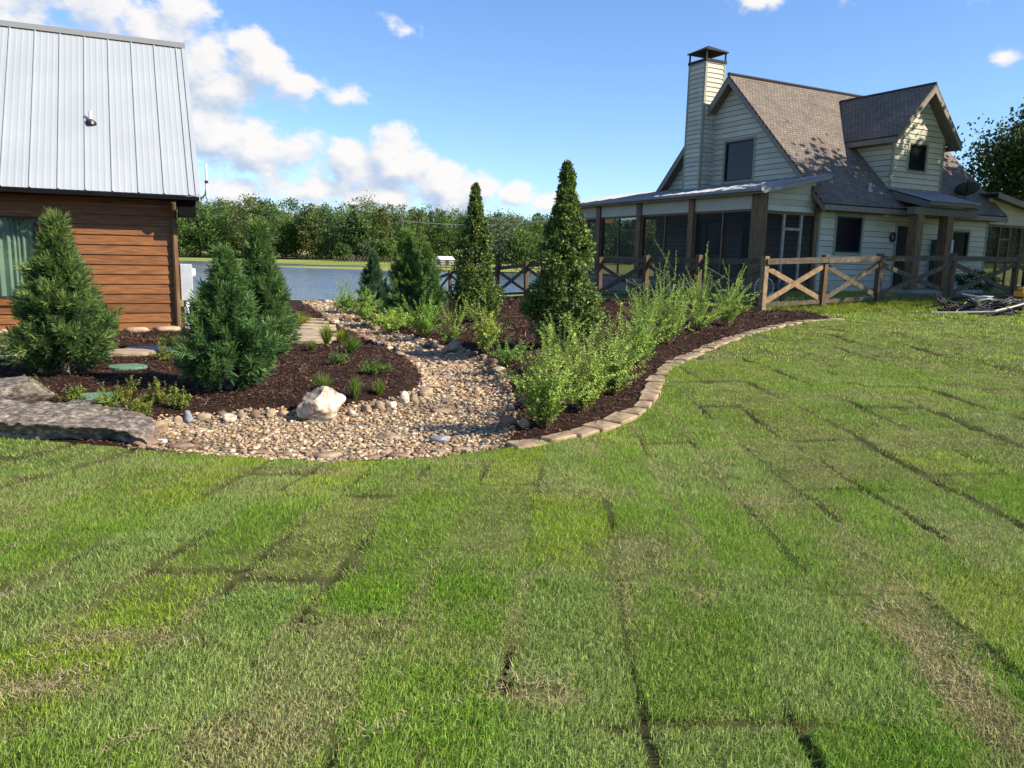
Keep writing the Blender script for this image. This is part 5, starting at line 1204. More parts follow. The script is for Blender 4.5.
def conifer(px, py, top_py, width_px, label, seed=0, tint=(1, 1, 1), dens=1.0, group=None, spray=1.0, loc=None, hgt=None, wid=None, pw=1.5):
    rg = np.random.default_rng(seed + 100)
    p = g0(px, py) if loc is None else np.array([loc[0], loc[1], 0]); depth = p @ _f if loc is None else 10
    Hh = hgt or (py - top_py) * depth / FPX * .93; Rr = wid or width_px * depth / FPX / 2
    root = empty('conifer', (p[0], p[1], gz(p[0], p[1]) - .02), rg.random() * 6, label, 'conifer', group)
    mb = MB(); mb.tube([(0, 0, -.1), (0, 0, Hh * .5), (.01, .01, Hh * .97)], [.03 + .012 * Hh, .022, .004], 7); mb.build('trunk', 'bark', root)
    nb = int(185 * dens); f = rg.random(nb) ** 1.15; f = np.sort(f) * .97 + .01
    az = np.arange(nb) * 2.39996 + rg.normal(size=nb) * .3
    prof = np.minimum(1, .70 + f * 1.8) * (1 - f) ** pw * 1.2
    lob = 1 + .22 * np.sin(az * 3 + f * 9 + seed) + .12 * np.sin(az * 7 + f * 23) + .18 * rg.normal(size=nb)
    Lh = .84 * Rr * prof * lob + .02 * Hh
    rise = (.35 + .55 * f) * Lh + .10 * Hh * (1 - f) * rg.random(nb) + (.03 + .05 * f) * Hh
    t = np.linspace(0, 1, 8)
    base_h = f * Hh * .90
    out = t[None] ** .85 * Lh[:, None]; up = base_h[:, None] + (t[None] ** 1.35) * rise[:, None]
    up = up - (.20 * Lh[:, None] * (t[None] ** 2)) * (f[:, None] < .25)
    paths = np.stack([out * np.cos(az)[:, None], out * np.sin(az)[:, None], up], 2)
    V, F = tri_tube(paths, .006 + .006 * (1 - f), .0015, 8); mesh_np('branches', V, F, 'bark', parent=root)
    # sprays along branches
    ns = int(26 * dens ** .3); nk = 9
    ts = .22 + .80 * rg.random((nb, ns)) ** .75
    idx = np.clip(ts * 7, 0, 6.999); i0 = idx.astype(int); fr = (idx - i0)[..., None]; bi = np.arange(nb)[:, None]
    C = paths[bi, i0] * (1 - fr) + paths[bi, np.minimum(i0 + 1, 7)] * fr
    D = norm(paths[bi, np.minimum(i0 + 1, 7)] - paths[bi, i0])
    D = norm(D + rg.normal(size=D.shape) * .42 + np.array([0, 0, .10]))
    C = C.reshape(-1, 3); D = D.reshape(-1, 3); TS = ts.reshape(-1); FB = np.repeat(f, ns)
    n = len(C); nrm_ = norm(rg.normal(size=(n, 3)) + np.array([0, 0, .6])); S = norm(np.cross(D, nrm_))
    SL = (.065 + .095 * rg.random(n)) * spray * (Hh / 2) ** .5
    allc, alld, alln, alll, cols = [], [], [], [], []
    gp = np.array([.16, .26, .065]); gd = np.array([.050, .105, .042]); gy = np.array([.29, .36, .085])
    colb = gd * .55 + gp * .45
    for k in range(nk):
        u = (k + .5) / nk; side = (-1) ** k
        ang = .75 * (1 - u * .75) * side
        dd = norm(D * math.cos(ang) + S * math.sin(ang) + rg.normal(size=(n, 3)) * .14 - np.array([0, 0, .10]))
        allc.append(C + D * (SL * u)[:, None]); alld.append(dd); alln.append(nrm_ + rg.normal(size=(n, 3)) * .35); alll.append(SL * (1.0 - .45 * u))
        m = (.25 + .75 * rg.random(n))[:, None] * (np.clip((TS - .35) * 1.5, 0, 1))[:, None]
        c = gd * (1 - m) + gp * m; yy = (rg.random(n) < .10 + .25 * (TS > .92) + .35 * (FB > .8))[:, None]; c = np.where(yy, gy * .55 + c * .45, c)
        cols.append(c)
    c_ = np.concatenate(cols) * np.array(tint) * (.75 + .5 * rg.random((n * nk, 1)))
    LL = np.concatenate(alll)
    V = kites(np.concatenate(allc), np.concatenate(alld), np.concatenate(alln), LL, LL * .15)
    mesh_np('foliage', V, quadF(len(LL)), 'leaf', parent=root, color=np.repeat(c_, 4, 0))
    return root
conifer(66, 374, 208, 96, 'feathery green conifer in front of the cabin window and wall', 1, tint=(1.05, 1.0, .95))
conifer(229, 390, 243, 92, 'dense rounded blue green conifer, front one of the pair beside the cabin corner', 2, tint=(.85, 1, 1.0))
conifer(262, 362, 216, 60, 'taller feathery conifer, back one of the pair beside the cabin corner', 3, tint=(.9, 1, .95))
conifer(96, 345, 288, 52, 'low conifer half hidden behind the feathery one at the cabin wall', 4, tint=(.85, 1, .9), dens=.6)
conifer(374, 312, 248, 36, 'small dark blue green conifer at the lake side among pale shrubs', 5, tint=(.55, .75, .95), dens=.6)
conifer(406, 322, 226, 54, 'medium green conifer beside the downhill fence', 6, tint=(1.15, 1.25, 1.0), dens=.8)
conifer(427, 312, 240, 40, 'darker conifer right behind the medium one by the fence', 7, tint=(.95, 1.1, .9), dens=.7)

def cone_tree(px, py, top_py, width_px, label, seed):
    rg = np.random.default_rng(seed + 300); p = g0(px, py); depth = p @ _f; Hh = (py - top_py) * depth / FPX; Rr = width_px * depth / FPX / 2
    root = empty('evergreen_tree', (p[0], p[1], gz(p[0], p[1]) - .02), 0, label, 'tree')
    mb = MB(); mb.tube([(0, 0, -.1), (.01, 0, Hh * .5), (0, .01, Hh * .96)], [.06, .035, .006], 8); mb.build('trunk', 'bark', root)
    # clusters spread over a cone; each cluster carries leaves
    nc = 420; f = rg.random(nc) ** 1.15; az = np.arange(nc) * 2.39996 + rg.normal(size=nc) * .25
    prof = np.minimum(1, .6 + f * 3.2) * ((1 - f) ** .95) * 1.12 + .035
    r = Rr * prof * (.35 + .65 * rg.random(nc) ** .45) * (1 + .20 * np.sin(az * 2 + f * 14) + .12 * np.sin(az * 5 + f * 31) + .10 * rg.normal(size=nc))
    cc = np.c_[r * np.cos(az), r * np.sin(az), .07 * Hh + f * Hh * .92]
    # branches
    st = np.c_[cc[:, 0] * .05, cc[:, 1] * .05, np.maximum(.05, cc[:, 2] - r * .7)]; t = np.linspace(0, 1, 5)[None, :, None]
    V, F = tri_tube(st[:, None] * (1 - t) + cc[:, None] * t, .011, .003, 5); mesh_np('branches', V, F, 'bark', parent=root)
    nl = 74; n = nc * nl; rad = (.10 + .07 * rg.random(nc)) * (1.08 - .72 * f)
    dirs = norm(rg.normal(size=(n, 3)) * [1, 1, 1.25]); ctr = np.repeat(cc, nl, 0) + dirs * (np.repeat(rad, nl) * rg.random(n) ** .5)[:, None]
    outw = norm(np.c_[ctr[:, 0], ctr[:, 1], .25 * np.ones(n)])
    d = norm(outw * .5 + rg.normal(size=(n, 3)) * .7 + np.array([0, 0, .25])); nn = norm(outw + rg.normal(size=(n, 3)) * .7 + np.array([0, 0, .5]))
    L_ = .045 + .03 * rg.random(n)
    k = rg.random((n, 1)); g1 = np.array([.05, .095, .022]); g2 = np.array([.13, .20, .035]); c = g1 * (1 - k) + g2 * k; yl = (rg.random(n) < .2)[:, None]; c = np.where(yl, np.array([.27, .32, .07]), c)
    c = c * np.repeat(.75 + .5 * rg.random(nc), nl)[:, None]
    V = kites(ctr, d, nn, L_, L_ * .52, .12); mesh_np('foliage', V, quadF(n), 'glossleaf', parent=root, color=np.repeat(c, 4, 0))
cone_tree(474, 322, 187, 46, 'slim conical broadleaf evergreen left of the taller one', 1)
cone_tree(562, 345, 168, 64, 'tallest conical broadleaf evergreen beside the screened porch', 2)

def shrub(px, py, top_py, width_px, label, seed, stems=46, leaf=.032, tint=(1, 1, 1), arch=.5, lmat='leaf', group=None, cname='leafy_shrub', cat='shrub', gap=.028, spread=1.0, per=2):
    rg = np.random.default_rng(seed + 500); p = g0(px, py); depth = p @ _f; Hh = max(.25, (py - top_py) * depth / FPX); Rr = width_px * depth / FPX / 2
    root = empty(cname, (p[0], p[1], gz(p[0], p[1]) - .01), 0, label, cat, group)
    n = stems; az = rg.random(n) * 6.283; q = rg.random(n) ** .6; ln = Hh * (1.15 - .35 * q) * (.38 + .68 * rg.random(n))
    seg = 9; t = np.linspace(0, 1, seg)[None]
    rout = 1.05 * Rr * q * spread * (.6 + .5 * rg.random(n))
    out = rout[:, None] * (t ** (1.0 + .6 * arch)) + .05 * rg.random(n)[:, None]; up = ln[:, None] * (t - .38 * arch * q[:, None] * t ** 3)
    wob = rg.normal(size=(n, 1)) * .03 * np.sin(t * 6)
    paths = np.stack([out * np.cos(az)[:, None] + wob, out * np.sin(az)[:, None] + wob, up], 2)
    # side shoots
    ms = n * 2; pi = rg.integers(0, n, ms); ti = rg.integers(2, seg - 2, ms); b0 = paths[pi, ti]; dmain = norm(paths[pi, ti + 1] - paths[pi, ti])
    dside = norm(dmain + rg.normal(size=(ms, 3)) * .6 + np.array([0, 0, .35])); sl_ = (.22 + .25 * rg.random(ms)) * ln[pi]
    sp = b0[:, None] + dside[:, None] * (sl_[:, None, None] * t[..., None]) + np.array([0, 0, 1]) * (-.10 * sl_[:, None, None] * (t ** 2)[..., None] * arch)
    allp = np.concatenate([paths, sp]); lens = np.concatenate([ln * 1.1, sl_]); ripe = np.concatenate([rg.random(n), rg.random(ms)])
    V, F = tri_tube(allp, .0035, .0012, seg); mesh_np('stems', V, F, 'stem', parent=root)
    C, D, B, TT = [], [], [], []
    for i in range(len(allp)):
        m_ = max(4, int(lens[i] / gap * min(1, 1.0))); m_ = min(m_, 60); u = (.14 + .86 * (np.arange(m_) + .5) / m_); ix = u * (seg - 1); i0 = np.minimum(ix.astype(int), seg - 2); fr = (ix - i0)[:, None]
        c = allp[i][i0] * (1 - fr) + allp[i][i0 + 1] * fr; d = norm(allp[i][i0 + 1] - allp[i][i0])
        for s in range(per): C.append(c); D.append(d); B.append(np.arange(m_) * 1.57 + s * 2 * math.pi / per + i); TT.append(np.c_[u, np.full(m_, ripe[i])])
    C = np.concatenate(C); D = np.concatenate(D); B = np.concatenate(B); TT = np.concatenate(TT); nn = len(C)
    a = norm(np.cross(D, np.array([.3, .2, 1.]))); b = np.cross(D, a); side = a * np.cos(B)[:, None] + b * np.sin(B)[:, None]
    ld = norm(side + D * .55 + rg.normal(size=(nn, 3)) * .25); nv = norm(D + rg.normal(size=(nn, 3)) * .5 + np.array([0, 0, .5]))
    L_ = 1.12 * leaf * (.6 + .6 * rg.random(nn)) * (1.1 - .45 * TT[:, 0])
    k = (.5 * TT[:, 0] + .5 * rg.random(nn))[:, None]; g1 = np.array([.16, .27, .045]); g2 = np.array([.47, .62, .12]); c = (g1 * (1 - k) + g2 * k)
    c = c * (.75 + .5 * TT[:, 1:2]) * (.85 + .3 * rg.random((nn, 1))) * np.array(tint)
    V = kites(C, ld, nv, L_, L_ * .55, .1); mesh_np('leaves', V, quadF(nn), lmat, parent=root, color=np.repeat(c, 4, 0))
    return root
SH = [
 (545, 428, 336, 96, 'nearest bright green leafy shrub, overhanging the right side of the dry creek', 70, .036, (1, 1, 1), .45),
 (583, 412, 318, 80, 'bright green shrub directly behind the nearest one, by the curved border', 60, .036, (1.08, 1.05, 1), .45),
 (612, 395, 300, 84, 'full leafy shrub in the middle of the row along the curved border', 64, .034, (1, 1.02, 1), .45),
 (560, 375, 300, 70, 'upright shrub with bare tipped shoots in front of the tallest evergreen', 44, .032, (.95, 1, .9), .35),
 (641, 366, 286, 74, 'spreading shrub with drooping outer leaves beside the dark mulch', 56, .034, (.9, 1, .9), .55),
 (668, 344, 259, 74, 'shrub with tall straight shoots reaching above the fence rail', 50, .036, (1, 1.05, .9), .25),
 (700, 331, 262, 76, 'bushy shrub two from the fence corner post', 50, .036, (.95, 1.02, .9), .45),
 (727, 327, 259, 66, 'last shrub of the row, touching the fence corner post', 44, .036, (1, 1.05, .9), .45),
 (640, 337, 276, 66, 'smaller shrub behind the row in front of the fence', 36, .034, (.85, .95, .85), .35),
 (486, 352, 288, 62, 'loose yellow green shrub at the foot of the slim evergreen', 44, .040, (1.1, 1.0, .9), .35),
 (506, 366, 330, 52, 'low dark green shrub on the right bank of the dry creek', 46, .034, (.62, .8, .7), .6),
 (452, 343, 292, 44, 'thin upright shrub left of the slim evergreen', 26, .040, (.9, .95, .85), .3),
 (424, 337, 290, 58, 'tall wispy shrub in front of the medium conifer', 44, .045, (.75, .95, .75), .35),
 (392, 332, 298, 80, 'low wide arching shrub with pale yellow shoots over the creek bank', 44, .05, (1.1, 1.1, .9), .9),
 (366, 320, 288, 56, 'soft grey green shrub between the creek and the small dark conifer', 46, .05, (.85, .98, .8), .6),
 (345, 312, 281, 52, 'soft grey green shrub nearest the lake', 46, .055, (.85, .98, .85), .6),
]
for i, (px, py, ty, w, lb, st, lf, tn, ar) in enumerate(SH):
    shrub(px, py, ty, w, lb, i, int(st * .78), lf, tn, ar * 1.2 + .1)

def grass_tuft(px, py, ty, w, label, seed, col1=(.10, .17, .03), col2=(.22, .30, .05), name='grass_clump', cat='ornamental grass', n=170, wide=.008):
    rg = np.random.default_rng(seed + 700); p = g0(px, py); depth = p @ _f; Hh = (py - ty) * depth / FPX; Rr = w * depth / FPX / 2
    th = rg.random(n) * 6.28; q = rg.random(n) ** .7; h = Hh * (.6 + .45 * rg.random(n)) * (1.05 - .3 * q); seg = 5; t = np.linspace(0, 1, seg)[None]
    out = Rr * q[:, None] * (.15 + .95 * t ** 1.5); up = h[:, None] * (t - .15 * q[:, None] * t ** 3)
    pth = np.stack([out * np.cos(th)[:, None], out * np.sin(th)[:, None], up], 2); ph = rg.random(n) * 3.14
    W = np.stack([np.cos(ph), np.sin(ph), ph * 0], 1)[:, None] * (wide * (1 - t ** 2 * .9) / 2)[..., None]
    V = np.stack([pth - W, pth + W], 2).reshape(-1, 3); b = (np.arange(n) * seg * 2)[:, None] + (np.arange(seg - 1) * 2)[None]; b = b.ravel(); F = np.c_[b, b + 1, b + 3, b + 2]
    k = np.repeat(rg.random(n), seg * 2)[:, None]; c = np.array(col1) * (1 - k) + np.array(col2) * k
    o = mesh_np(name, V, F, 'blade', color=c, loc=(p[0], p[1], gz(p[0], p[1])))
    tag(o, label, cat); return o
grass_tuft(323, 391, 369, 30, 'wide spiky grass clump just behind the white boulder', 1)
grass_tuft(355, 400, 370, 18, 'tall narrow bright grass clump right of the white boulder', 2)
grass_tuft(379, 396, 376, 18, 'small grass clump nearest the right tip of the mulch island', 3)
GY1, GY2 = (.20, .24, .02), (.38, .40, .04)
grass_tuft(299, 326, 311, 34, 'wide golden grass clump near the lake end of the path', 4, GY1, GY2, n=420, wide=.014)
grass_tuft(327, 346, 319, 20, 'tall golden topped clump in the middle of the island plants', 5, (.12, .20, .03), GY2, n=260, wide=.012)
grass_tuft(342, 343, 326, 22, 'golden clump right behind the tall golden topped one', 6, GY1, GY2, n=240, wide=.012)
grass_tuft(352, 353, 333, 26, 'rounded green grass clump at the island edge by the creek', 7, (.09, .17, .03), (.2, .3, .05), n=300, wide=.010)
grass_tuft(312, 351, 337, 16, 'small green clump at the end of the stepping slabs', 8, (.10, .17, .03), (.24, .3, .05), n=160, wide=.010)
def mound(px, py, ty, w, label, seed, tint, leaf=.03, stems=34, cname='low_shrub', cat='low shrub', arch=.7, **k):
    return shrub(px, py, ty, w, label, seed + 40, stems, leaf, tuple(np.array(tint) * .68), arch, cname=cname, cat=cat, gap=.02, **k)
mound(339, 365, 350, 26, 'small round grey green mound plant on the island', 1, (.55, .75, .65), .026)
mound(373, 374, 357, 42, 'low dark leafy plant with a few reddish leaves near the island right edge', 2, (.5, .7, .55), .03, 44)
for i, (px, py, ty, w, tn, lb) in enumerate([
    (75, 403, 395, 20, (1.0, .95, .8), 'tiny leafy plant between the ledge rock and the green hatch cover'), (107, 412, 396, 22, (1, 1, .9), 'pale green leafy plant just below the nearer green hatch cover'), (124, 402, 386, 22, (1.15, .9, .7), 'reddish tipped plant at the right edge of the nearer green hatch cover'),
    (141, 418, 397, 26, (1.2, 1.05, .8), 'yellow green bushy plant by the end of the ledge rock'), (157, 404, 388, 24, (1.1, .95, .75), 'leafy plant with pinkish tips right of the yellow green one'), (179, 409, 397, 16, (1.05, .95, .8), 'smallest sprig farthest right in the row of mulch plants'),
    (163, 361, 346, 26, (1.1, 1.0, .8), 'small bush on the mulch in front of the grey flagstone'), (170, 349, 336, 34, (.9, .95, .7), 'small bush close to the cabin corner downspout')]):
    mound(px, py, ty, w, lb, 10 + i, tn, .030, 22)
def flowers():
    root = mound(30, 401, 388, 38, 'low plant with red orange flowers in front of the rounded grey boulder', 30, (.9, .95, .7), .028, 26)
    rg = np.random.default_rng(5); mb = MB()
    for i in range(9):
        a = rg.normal() * .06 + .03; b = rg.normal() * .05 - .05; zz = .09 + .05 * rg.random()
        for j in range(6):
            t = j * math.pi / 3; c = Vector((a, b, zz)); u = Vector((math.cos(t), math.sin(t), .3)) * .022; v = Vector((-math.sin(t), math.cos(t), 0)) * .011
            mb.add([c, c + u * .6 + v, c + u, c + u * .6 - v], [(0, 1, 2, 3)])
    mb.build('flowers', 'flower_red', root)
flowers()

# ------------------------------------------------------------------ broadleaf trees
def crown_np(rg, centre, rad, ncl, nl, leaf, pal, clr=.28, hollow=.35, flat=1.0):
    u = norm(rg.normal(size=(ncl, 3))); r = (hollow + (1 - hollow) * rg.random(ncl) ** .6)[:, None]
    cc = u * r * np.array(rad) + np.array(centre)
    n = ncl * nl; cr = clr * min(rad) * (.6 + .7 * rg.random(ncl))
    pos = np.repeat(cc, nl, 0) + rg.normal(size=(n, 3)) * np.repeat(cr, nl)[:, None] * np.array([.6, .6, .42])
    d = norm(rg.normal(size=(n, 3)) + np.array([0, 0, -.1])); nn = norm(rg.normal(size=(n, 3)) + np.array([0, 0, .8]))
    L_ = leaf * (.6 + .8 * rg.random(n)); k = rg.random((n, 1)) ** 1.2
    c = (np.array(pal[0]) * (1 - k) + np.array(pal[1]) * k) * np.repeat(.7 + .6 * rg.random(ncl), nl)[:, None]
    return kites(pos, d, nn, L_, L_ * .7, .1), np.repeat(c, 4, 0), cc
def tree(loc, hgt, rad, label, seed, ncl=120, nl=110, leaf=.14, pal=((.03, .06, .015), (.085, .14, .03)), group=None, name='tree', crown_bottom=.25, cr=.28):
    rg = np.random.default_rng(seed + 900); root = empty(name, (loc[0], loc[1], loc[2]), 0, label, 'tree', group)
    cb = hgt * crown_bottom; c = (0, 0, (hgt + cb) / 2)
    V, C, cc = crown_np(rg, c, (rad, rad, (hgt - cb) / 2), ncl, nl, leaf, pal, cr)
    mb = MB(); mb.tube([(0, 0, -.3), (.05, 0, cb), (0, .1, hgt * .6), (0, 0, hgt * .9)], [hgt * .028, hgt * .02, hgt * .012, .03], 10)
    for q in cc[:: max(1, ncl // 22)]:
        s = (0, 0, min(hgt * .8, max(cb * .8, q[2] - .6 * math.hypot(q[0], q[1])))); mid = [(q[0] * .5), (q[1] * .5), (s[2] + (q[2] - s[2]) * .4)]
        mb.tube([s, mid, tuple(q)], [hgt * .009, hgt * .006, .015], 6)
    mb.build('trunk', 'bark', root)
    mesh_np('crown', V, quadF(len(V) // 4), 'leaf', parent=root, color=C); return root
# tree behind the right end of the house
d = ray(1040, 160); q = d * (40 / d[1]); gzz = gz(q[0], q[1])
tree((q[0] + .8, q[1], gzz), 9.3, 3.7, 'broadleaf tree rising behind the right end of the house', 1, 190, 170, .19, ((.03, .055, .015), (.10, .14, .035)), crown_bottom=.2)
d = ray(1110, 150); q = d * (46 / d[1])
tree((q[0] + 3, q[1], gz(q[0], q[1])), 11, 4.5, 'second broadleaf tree farther right behind the house', 2, 150, 130, .22, ((.03, .055, .015), (.09, .13, .03)))
# yard trees to the right of the frame that shade the house front
for i, (s, t_, h_, r_) in enumerate(((10.2, -8.8, 12.4, 3.7), (15.2, -8.6, 12.5, 4.2), (21.0, -9.0, 13.5, 4.4))):
    w_ = hw(s, t_, 0); tree((w_[0], w_[1], gz(w_[0], w_[1])), h_, r_, ['large yard tree shading the house front, first from the fence', 'large yard tree shading the house front, second from the fence', 'large yard tree shading the house front, farthest right'][i], 20 + i, 210, 90, .28, crown_bottom=.43, cr=.30)

# ------------------------------------------------------------------ far side of the lake
def forest():
    rg = np.random.default_rng(77); VV, CC, TV, TF = [], [], [], []; to = 0
    spots = []
    for row in range(5):
        n = 120
        for i in range(n):
            a = R(-62 + 118 * (i + rg.random()) / n); dist = 238 + row * 13 + rg.normal() * 5 - 18 * math.cos(a * 3 + .6)
            if a > R(8): dist += (a - R(8)) * 60
            spots.append((dist * math.sin(a), dist * math.cos(a), row, a))
    for row in (0, 2):
        for (a0, a1, n) in ((-125, -62, 34), (56, 165, 60)):
            for i in range(n):
                a = R(a0 + (a1 - a0) * (i + rg.random()) / n); dist = 150 + row * 9 + rg.normal() * 5; spots.append((dist * math.sin(a), dist * math.cos(a), row, a))
    for (x, y, row, a) in spots:
        if row > 1 and rg.random() < .25: continue
        nz = fbm(np.array([x * .02]), np.array([y * .02]), 201)[0]; hgt = (11.3 + 6.0 * nz + row * .9) * (.8 + .35 * rg.random()) * (1 - .18 * float(sstep(R(-6), R(14), a)) * (a < R(50)))
        dens = 1.0 if abs(a) < R(42) else .55
        rad = 3.2 + 2.2 * rg.random(); pine = rg.random() < .25
        if row == 0: cb = .0 + .12 * rg.random()
        else: cb = .05
        if R(-9) < a < R(50) and row == 0 and rg.random() < .4: continue
        p1, p2 = [((.06, .11, .03), (.19, .30, .065)), ((.07, .12, .035), (.24, .33, .07)), ((.04, .08, .03), (.12, .20, .06)), ((.08, .11, .035), (.24, .27, .08))][int(rg.integers(0, 4))]
        g = float(Hbase(np.array([x]), np.array([y]))[0]); ncl = int(120 * dens); nl = 26
        V, C, cc = crown_np(rg, (x, y, g + hgt * (1 + cb) / 2), (rad * (.6 if pine else 1), rad * (.6 if pine else 1), hgt * (1 - cb) / 2), ncl, nl, .52 / dens ** .5, (p1, p2), .30, .45)
        VV.append(V); CC.append(C)
        Vt, Ft = tri_tube(np.array([[[x, y, g - .3], [x, y, g + hgt * .5], [x, y, g + hgt * .9]]]), [.22], [.05], 3); TV.append(Vt); TF.append(Ft + to); to += len(Vt)
    V = np.concatenate(VV); tag(mesh_np('distant_forest', V, quadF(len(V) // 4), 'leaf', color=np.concatenate(CC)), 'dense green wood along the far side of the lake', 'forest', kind='stuff')
    o = mesh_np('forest_trunks', np.concatenate(TV), np.concatenate(TF), 'bark'); tag(o, 'trunks of the dense wood beyond the lake', 'forest', kind='stuff')
forest()
def at_dist(px, py, dist):
    d = ray(px, py); return d * (dist / d[1])
FT = [(222, 225, 7.0, 'light green leaning tree at the left of the far shore'), (263, 217, 11, 'tall bright tree on the far shore behind the paired conifers'), (330, 218, 11, 'dark full tree on the far shore left of the small pointed one'),
      (343, 244, 0, 'tiny pointed evergreen beside the far pasture fence'), (385, 238, 0, 'bright green young tree behind the far pasture fence'), (369, 241, 0, 'dull green young tree behind the far pasture fence'),
      (400, 222, 9, 'mid green tree at the right end of the far woods'), (412, 226, 8, 'round tree left of the yellow field'), (500, 214, 0, 'grey green spreading tree between the two conical evergreens'), (525, 232, 0, 'yellow green tree beside the grey green spreading one'), (575, 226, 0, 'green tree seen low beside the porch roof end')]
FTD = {343: (198, 1.8), 385: (205, 3.2), 369: (205, 3.0), 500: (120, 4.6), 525: (118, 3.2), 575: (118, 4.0)}
for i, (px, ty, r_, lb) in enumerate(FT):
    dist, rad = FTD.get(px, (222, r_ * .36)); q = at_dist(px, ty, dist); g = float(Hbase(np.array([q[0]]), np.array([q[1]]))[0])
    pal = [((.07, .12, .03), (.20, .29, .055)), ((.04, .08, .025), (.13, .20, .045)), ((.07, .085, .045), (.17, .20, .09))][[0, 0, 1, 1, 0, 2, 1, 1, 2, 0, 1][i]]
    tree((q[0], q[1], g), q[2] - g, rad, lb, 40 + i, 90, 40, .5 if dist > 150 else .34, pal, crown_bottom=.08, cr=.36, name='far_tree' if px != 343 else 'far_evergreen')
def far_fence(label, a, b, n, hgt=1.25, mat='fence_tan'):
    f = empty('pasture_fence', (a[0], a[1], 0), 0, label, 'fence')
    mp = MB(); pts = []
    for i in range(n):
        k = i / (n - 1); x = a[0] + (b[0] - a[0]) * k; y = a[1] + (b[1] - a[1]) * k; pts.append((x, y, float(Hbase(np.array([x]), np.array([y]))[0])))
    for i, (x, y, zz) in enumerate(pts):
        mb = MB(); mb.box(x - a[0] - .10, x - a[0] + .10, y - a[1] - .08, y - a[1] + .08, zz - .2, zz + hgt); mb.build('fence_post', mat, f)
    for i in range(n - 1):
        p_, q_ = pts[i], pts[i + 1]; mb = MB()
        for hz in (.35, .72, 1.1): mb.beam((p_[0] - a[0], p_[1] - a[1] - .1, p_[2] + hz), (q_[0] - a[0], q_[1] - a[1] - .1, q_[2] + hz), .04, .13)
        mb.build('fence_rails', mat, f)
qa, qb = at_dist(335, 260, 186), at_dist(398, 261, 180); far_fence('tan board fence round the pasture on the far shore, below the woods', qa, qb, 20)
qa, qb = at_dist(392, 266, 135), at_dist(452, 267, 128); far_fence('tan board fence nearer the lake in front of the small pale building', qa, qb, 12)
qa, qb = at_dist(496, 266, 112), at_dist(532, 266, 108); far_fence('tan board fence glimpsed between the two conical evergreens', qa, qb, 8)
def far_shed():
    q = at_dist(445, 261, 175); g = float(Hbase(np.array([q[0]]), np.array([q[1]]))[0]); o = empty('far_shed', (q[0], q[1], g), .5, 'small pale shed with a white roof in the far pasture', 'shed')
    mb = MB(); mb.box(-1.6, 1.6, -1.2, 1.2, 0, 1.15); mb.build('wall', 'far_wall', o)
    mb = MB(); mb.prism([(-1.8, -1.45, 1.12), (-1.8, 1.45, 1.12), (-1.8, 0, 1.85)], (3.6, 0, 0)); mb.build('roof', 'far_roof', o)
    mb = MB(); mb.box(-.4, .4, -1.25, -1.205, 0, .9); mb.build('door', 'interior', o)
far_shed()
def power_line():
    a = at_dist(414, 224, 190); b = at_dist(520, 226, 150)
    for k, (q, lb) in enumerate(((at_dist(403, 219, 190), 'thin wooden utility pole rising above the medium conifer'), (at_dist(563, 216, 170), 'thin wooden utility pole hidden behind the tallest evergreen'))):
        g = float(Hbase(np.array([q[0]]), np.array([q[1]]))[0]); o = empty('utility_pole', (q[0], q[1], g), 0, lb, 'utility pole')
        mb = MB(); mb.tube([(0, 0, 0), (0, 0, q[2] - g)], [.16, .11], 8); mb.build('pole', 'bark', o)
        mb = MB(); mb.box(-1.1, 1.1, -.06, .06, q[2] - g - .8, q[2] - g - .66); mb.build('crossarm', 'bark', o)
    for off_ in (-.9, .9):
        p1 = at_dist(403, 220.5, 190); p2 = at_dist(563, 218.5, 170); pts = []
        for i in range(13):
            t = i / 12; pts.append((p1[0] + off_ + (p2[0] - p1[0]) * t, p1[1] + (p2[1] - p1[1]) * t, p1[2] + (p2[2] - p1[2]) * t - 1.2 * 4 * t * (1 - t)))
        mb = MB(); mb.tube(pts, .03, 5); o = mb.build('power_line', 'grey_box'); tag(o, 'thin overhead cable crossing in front of the far woods', 'cable', 'overhead cables on the far side')
power_line()

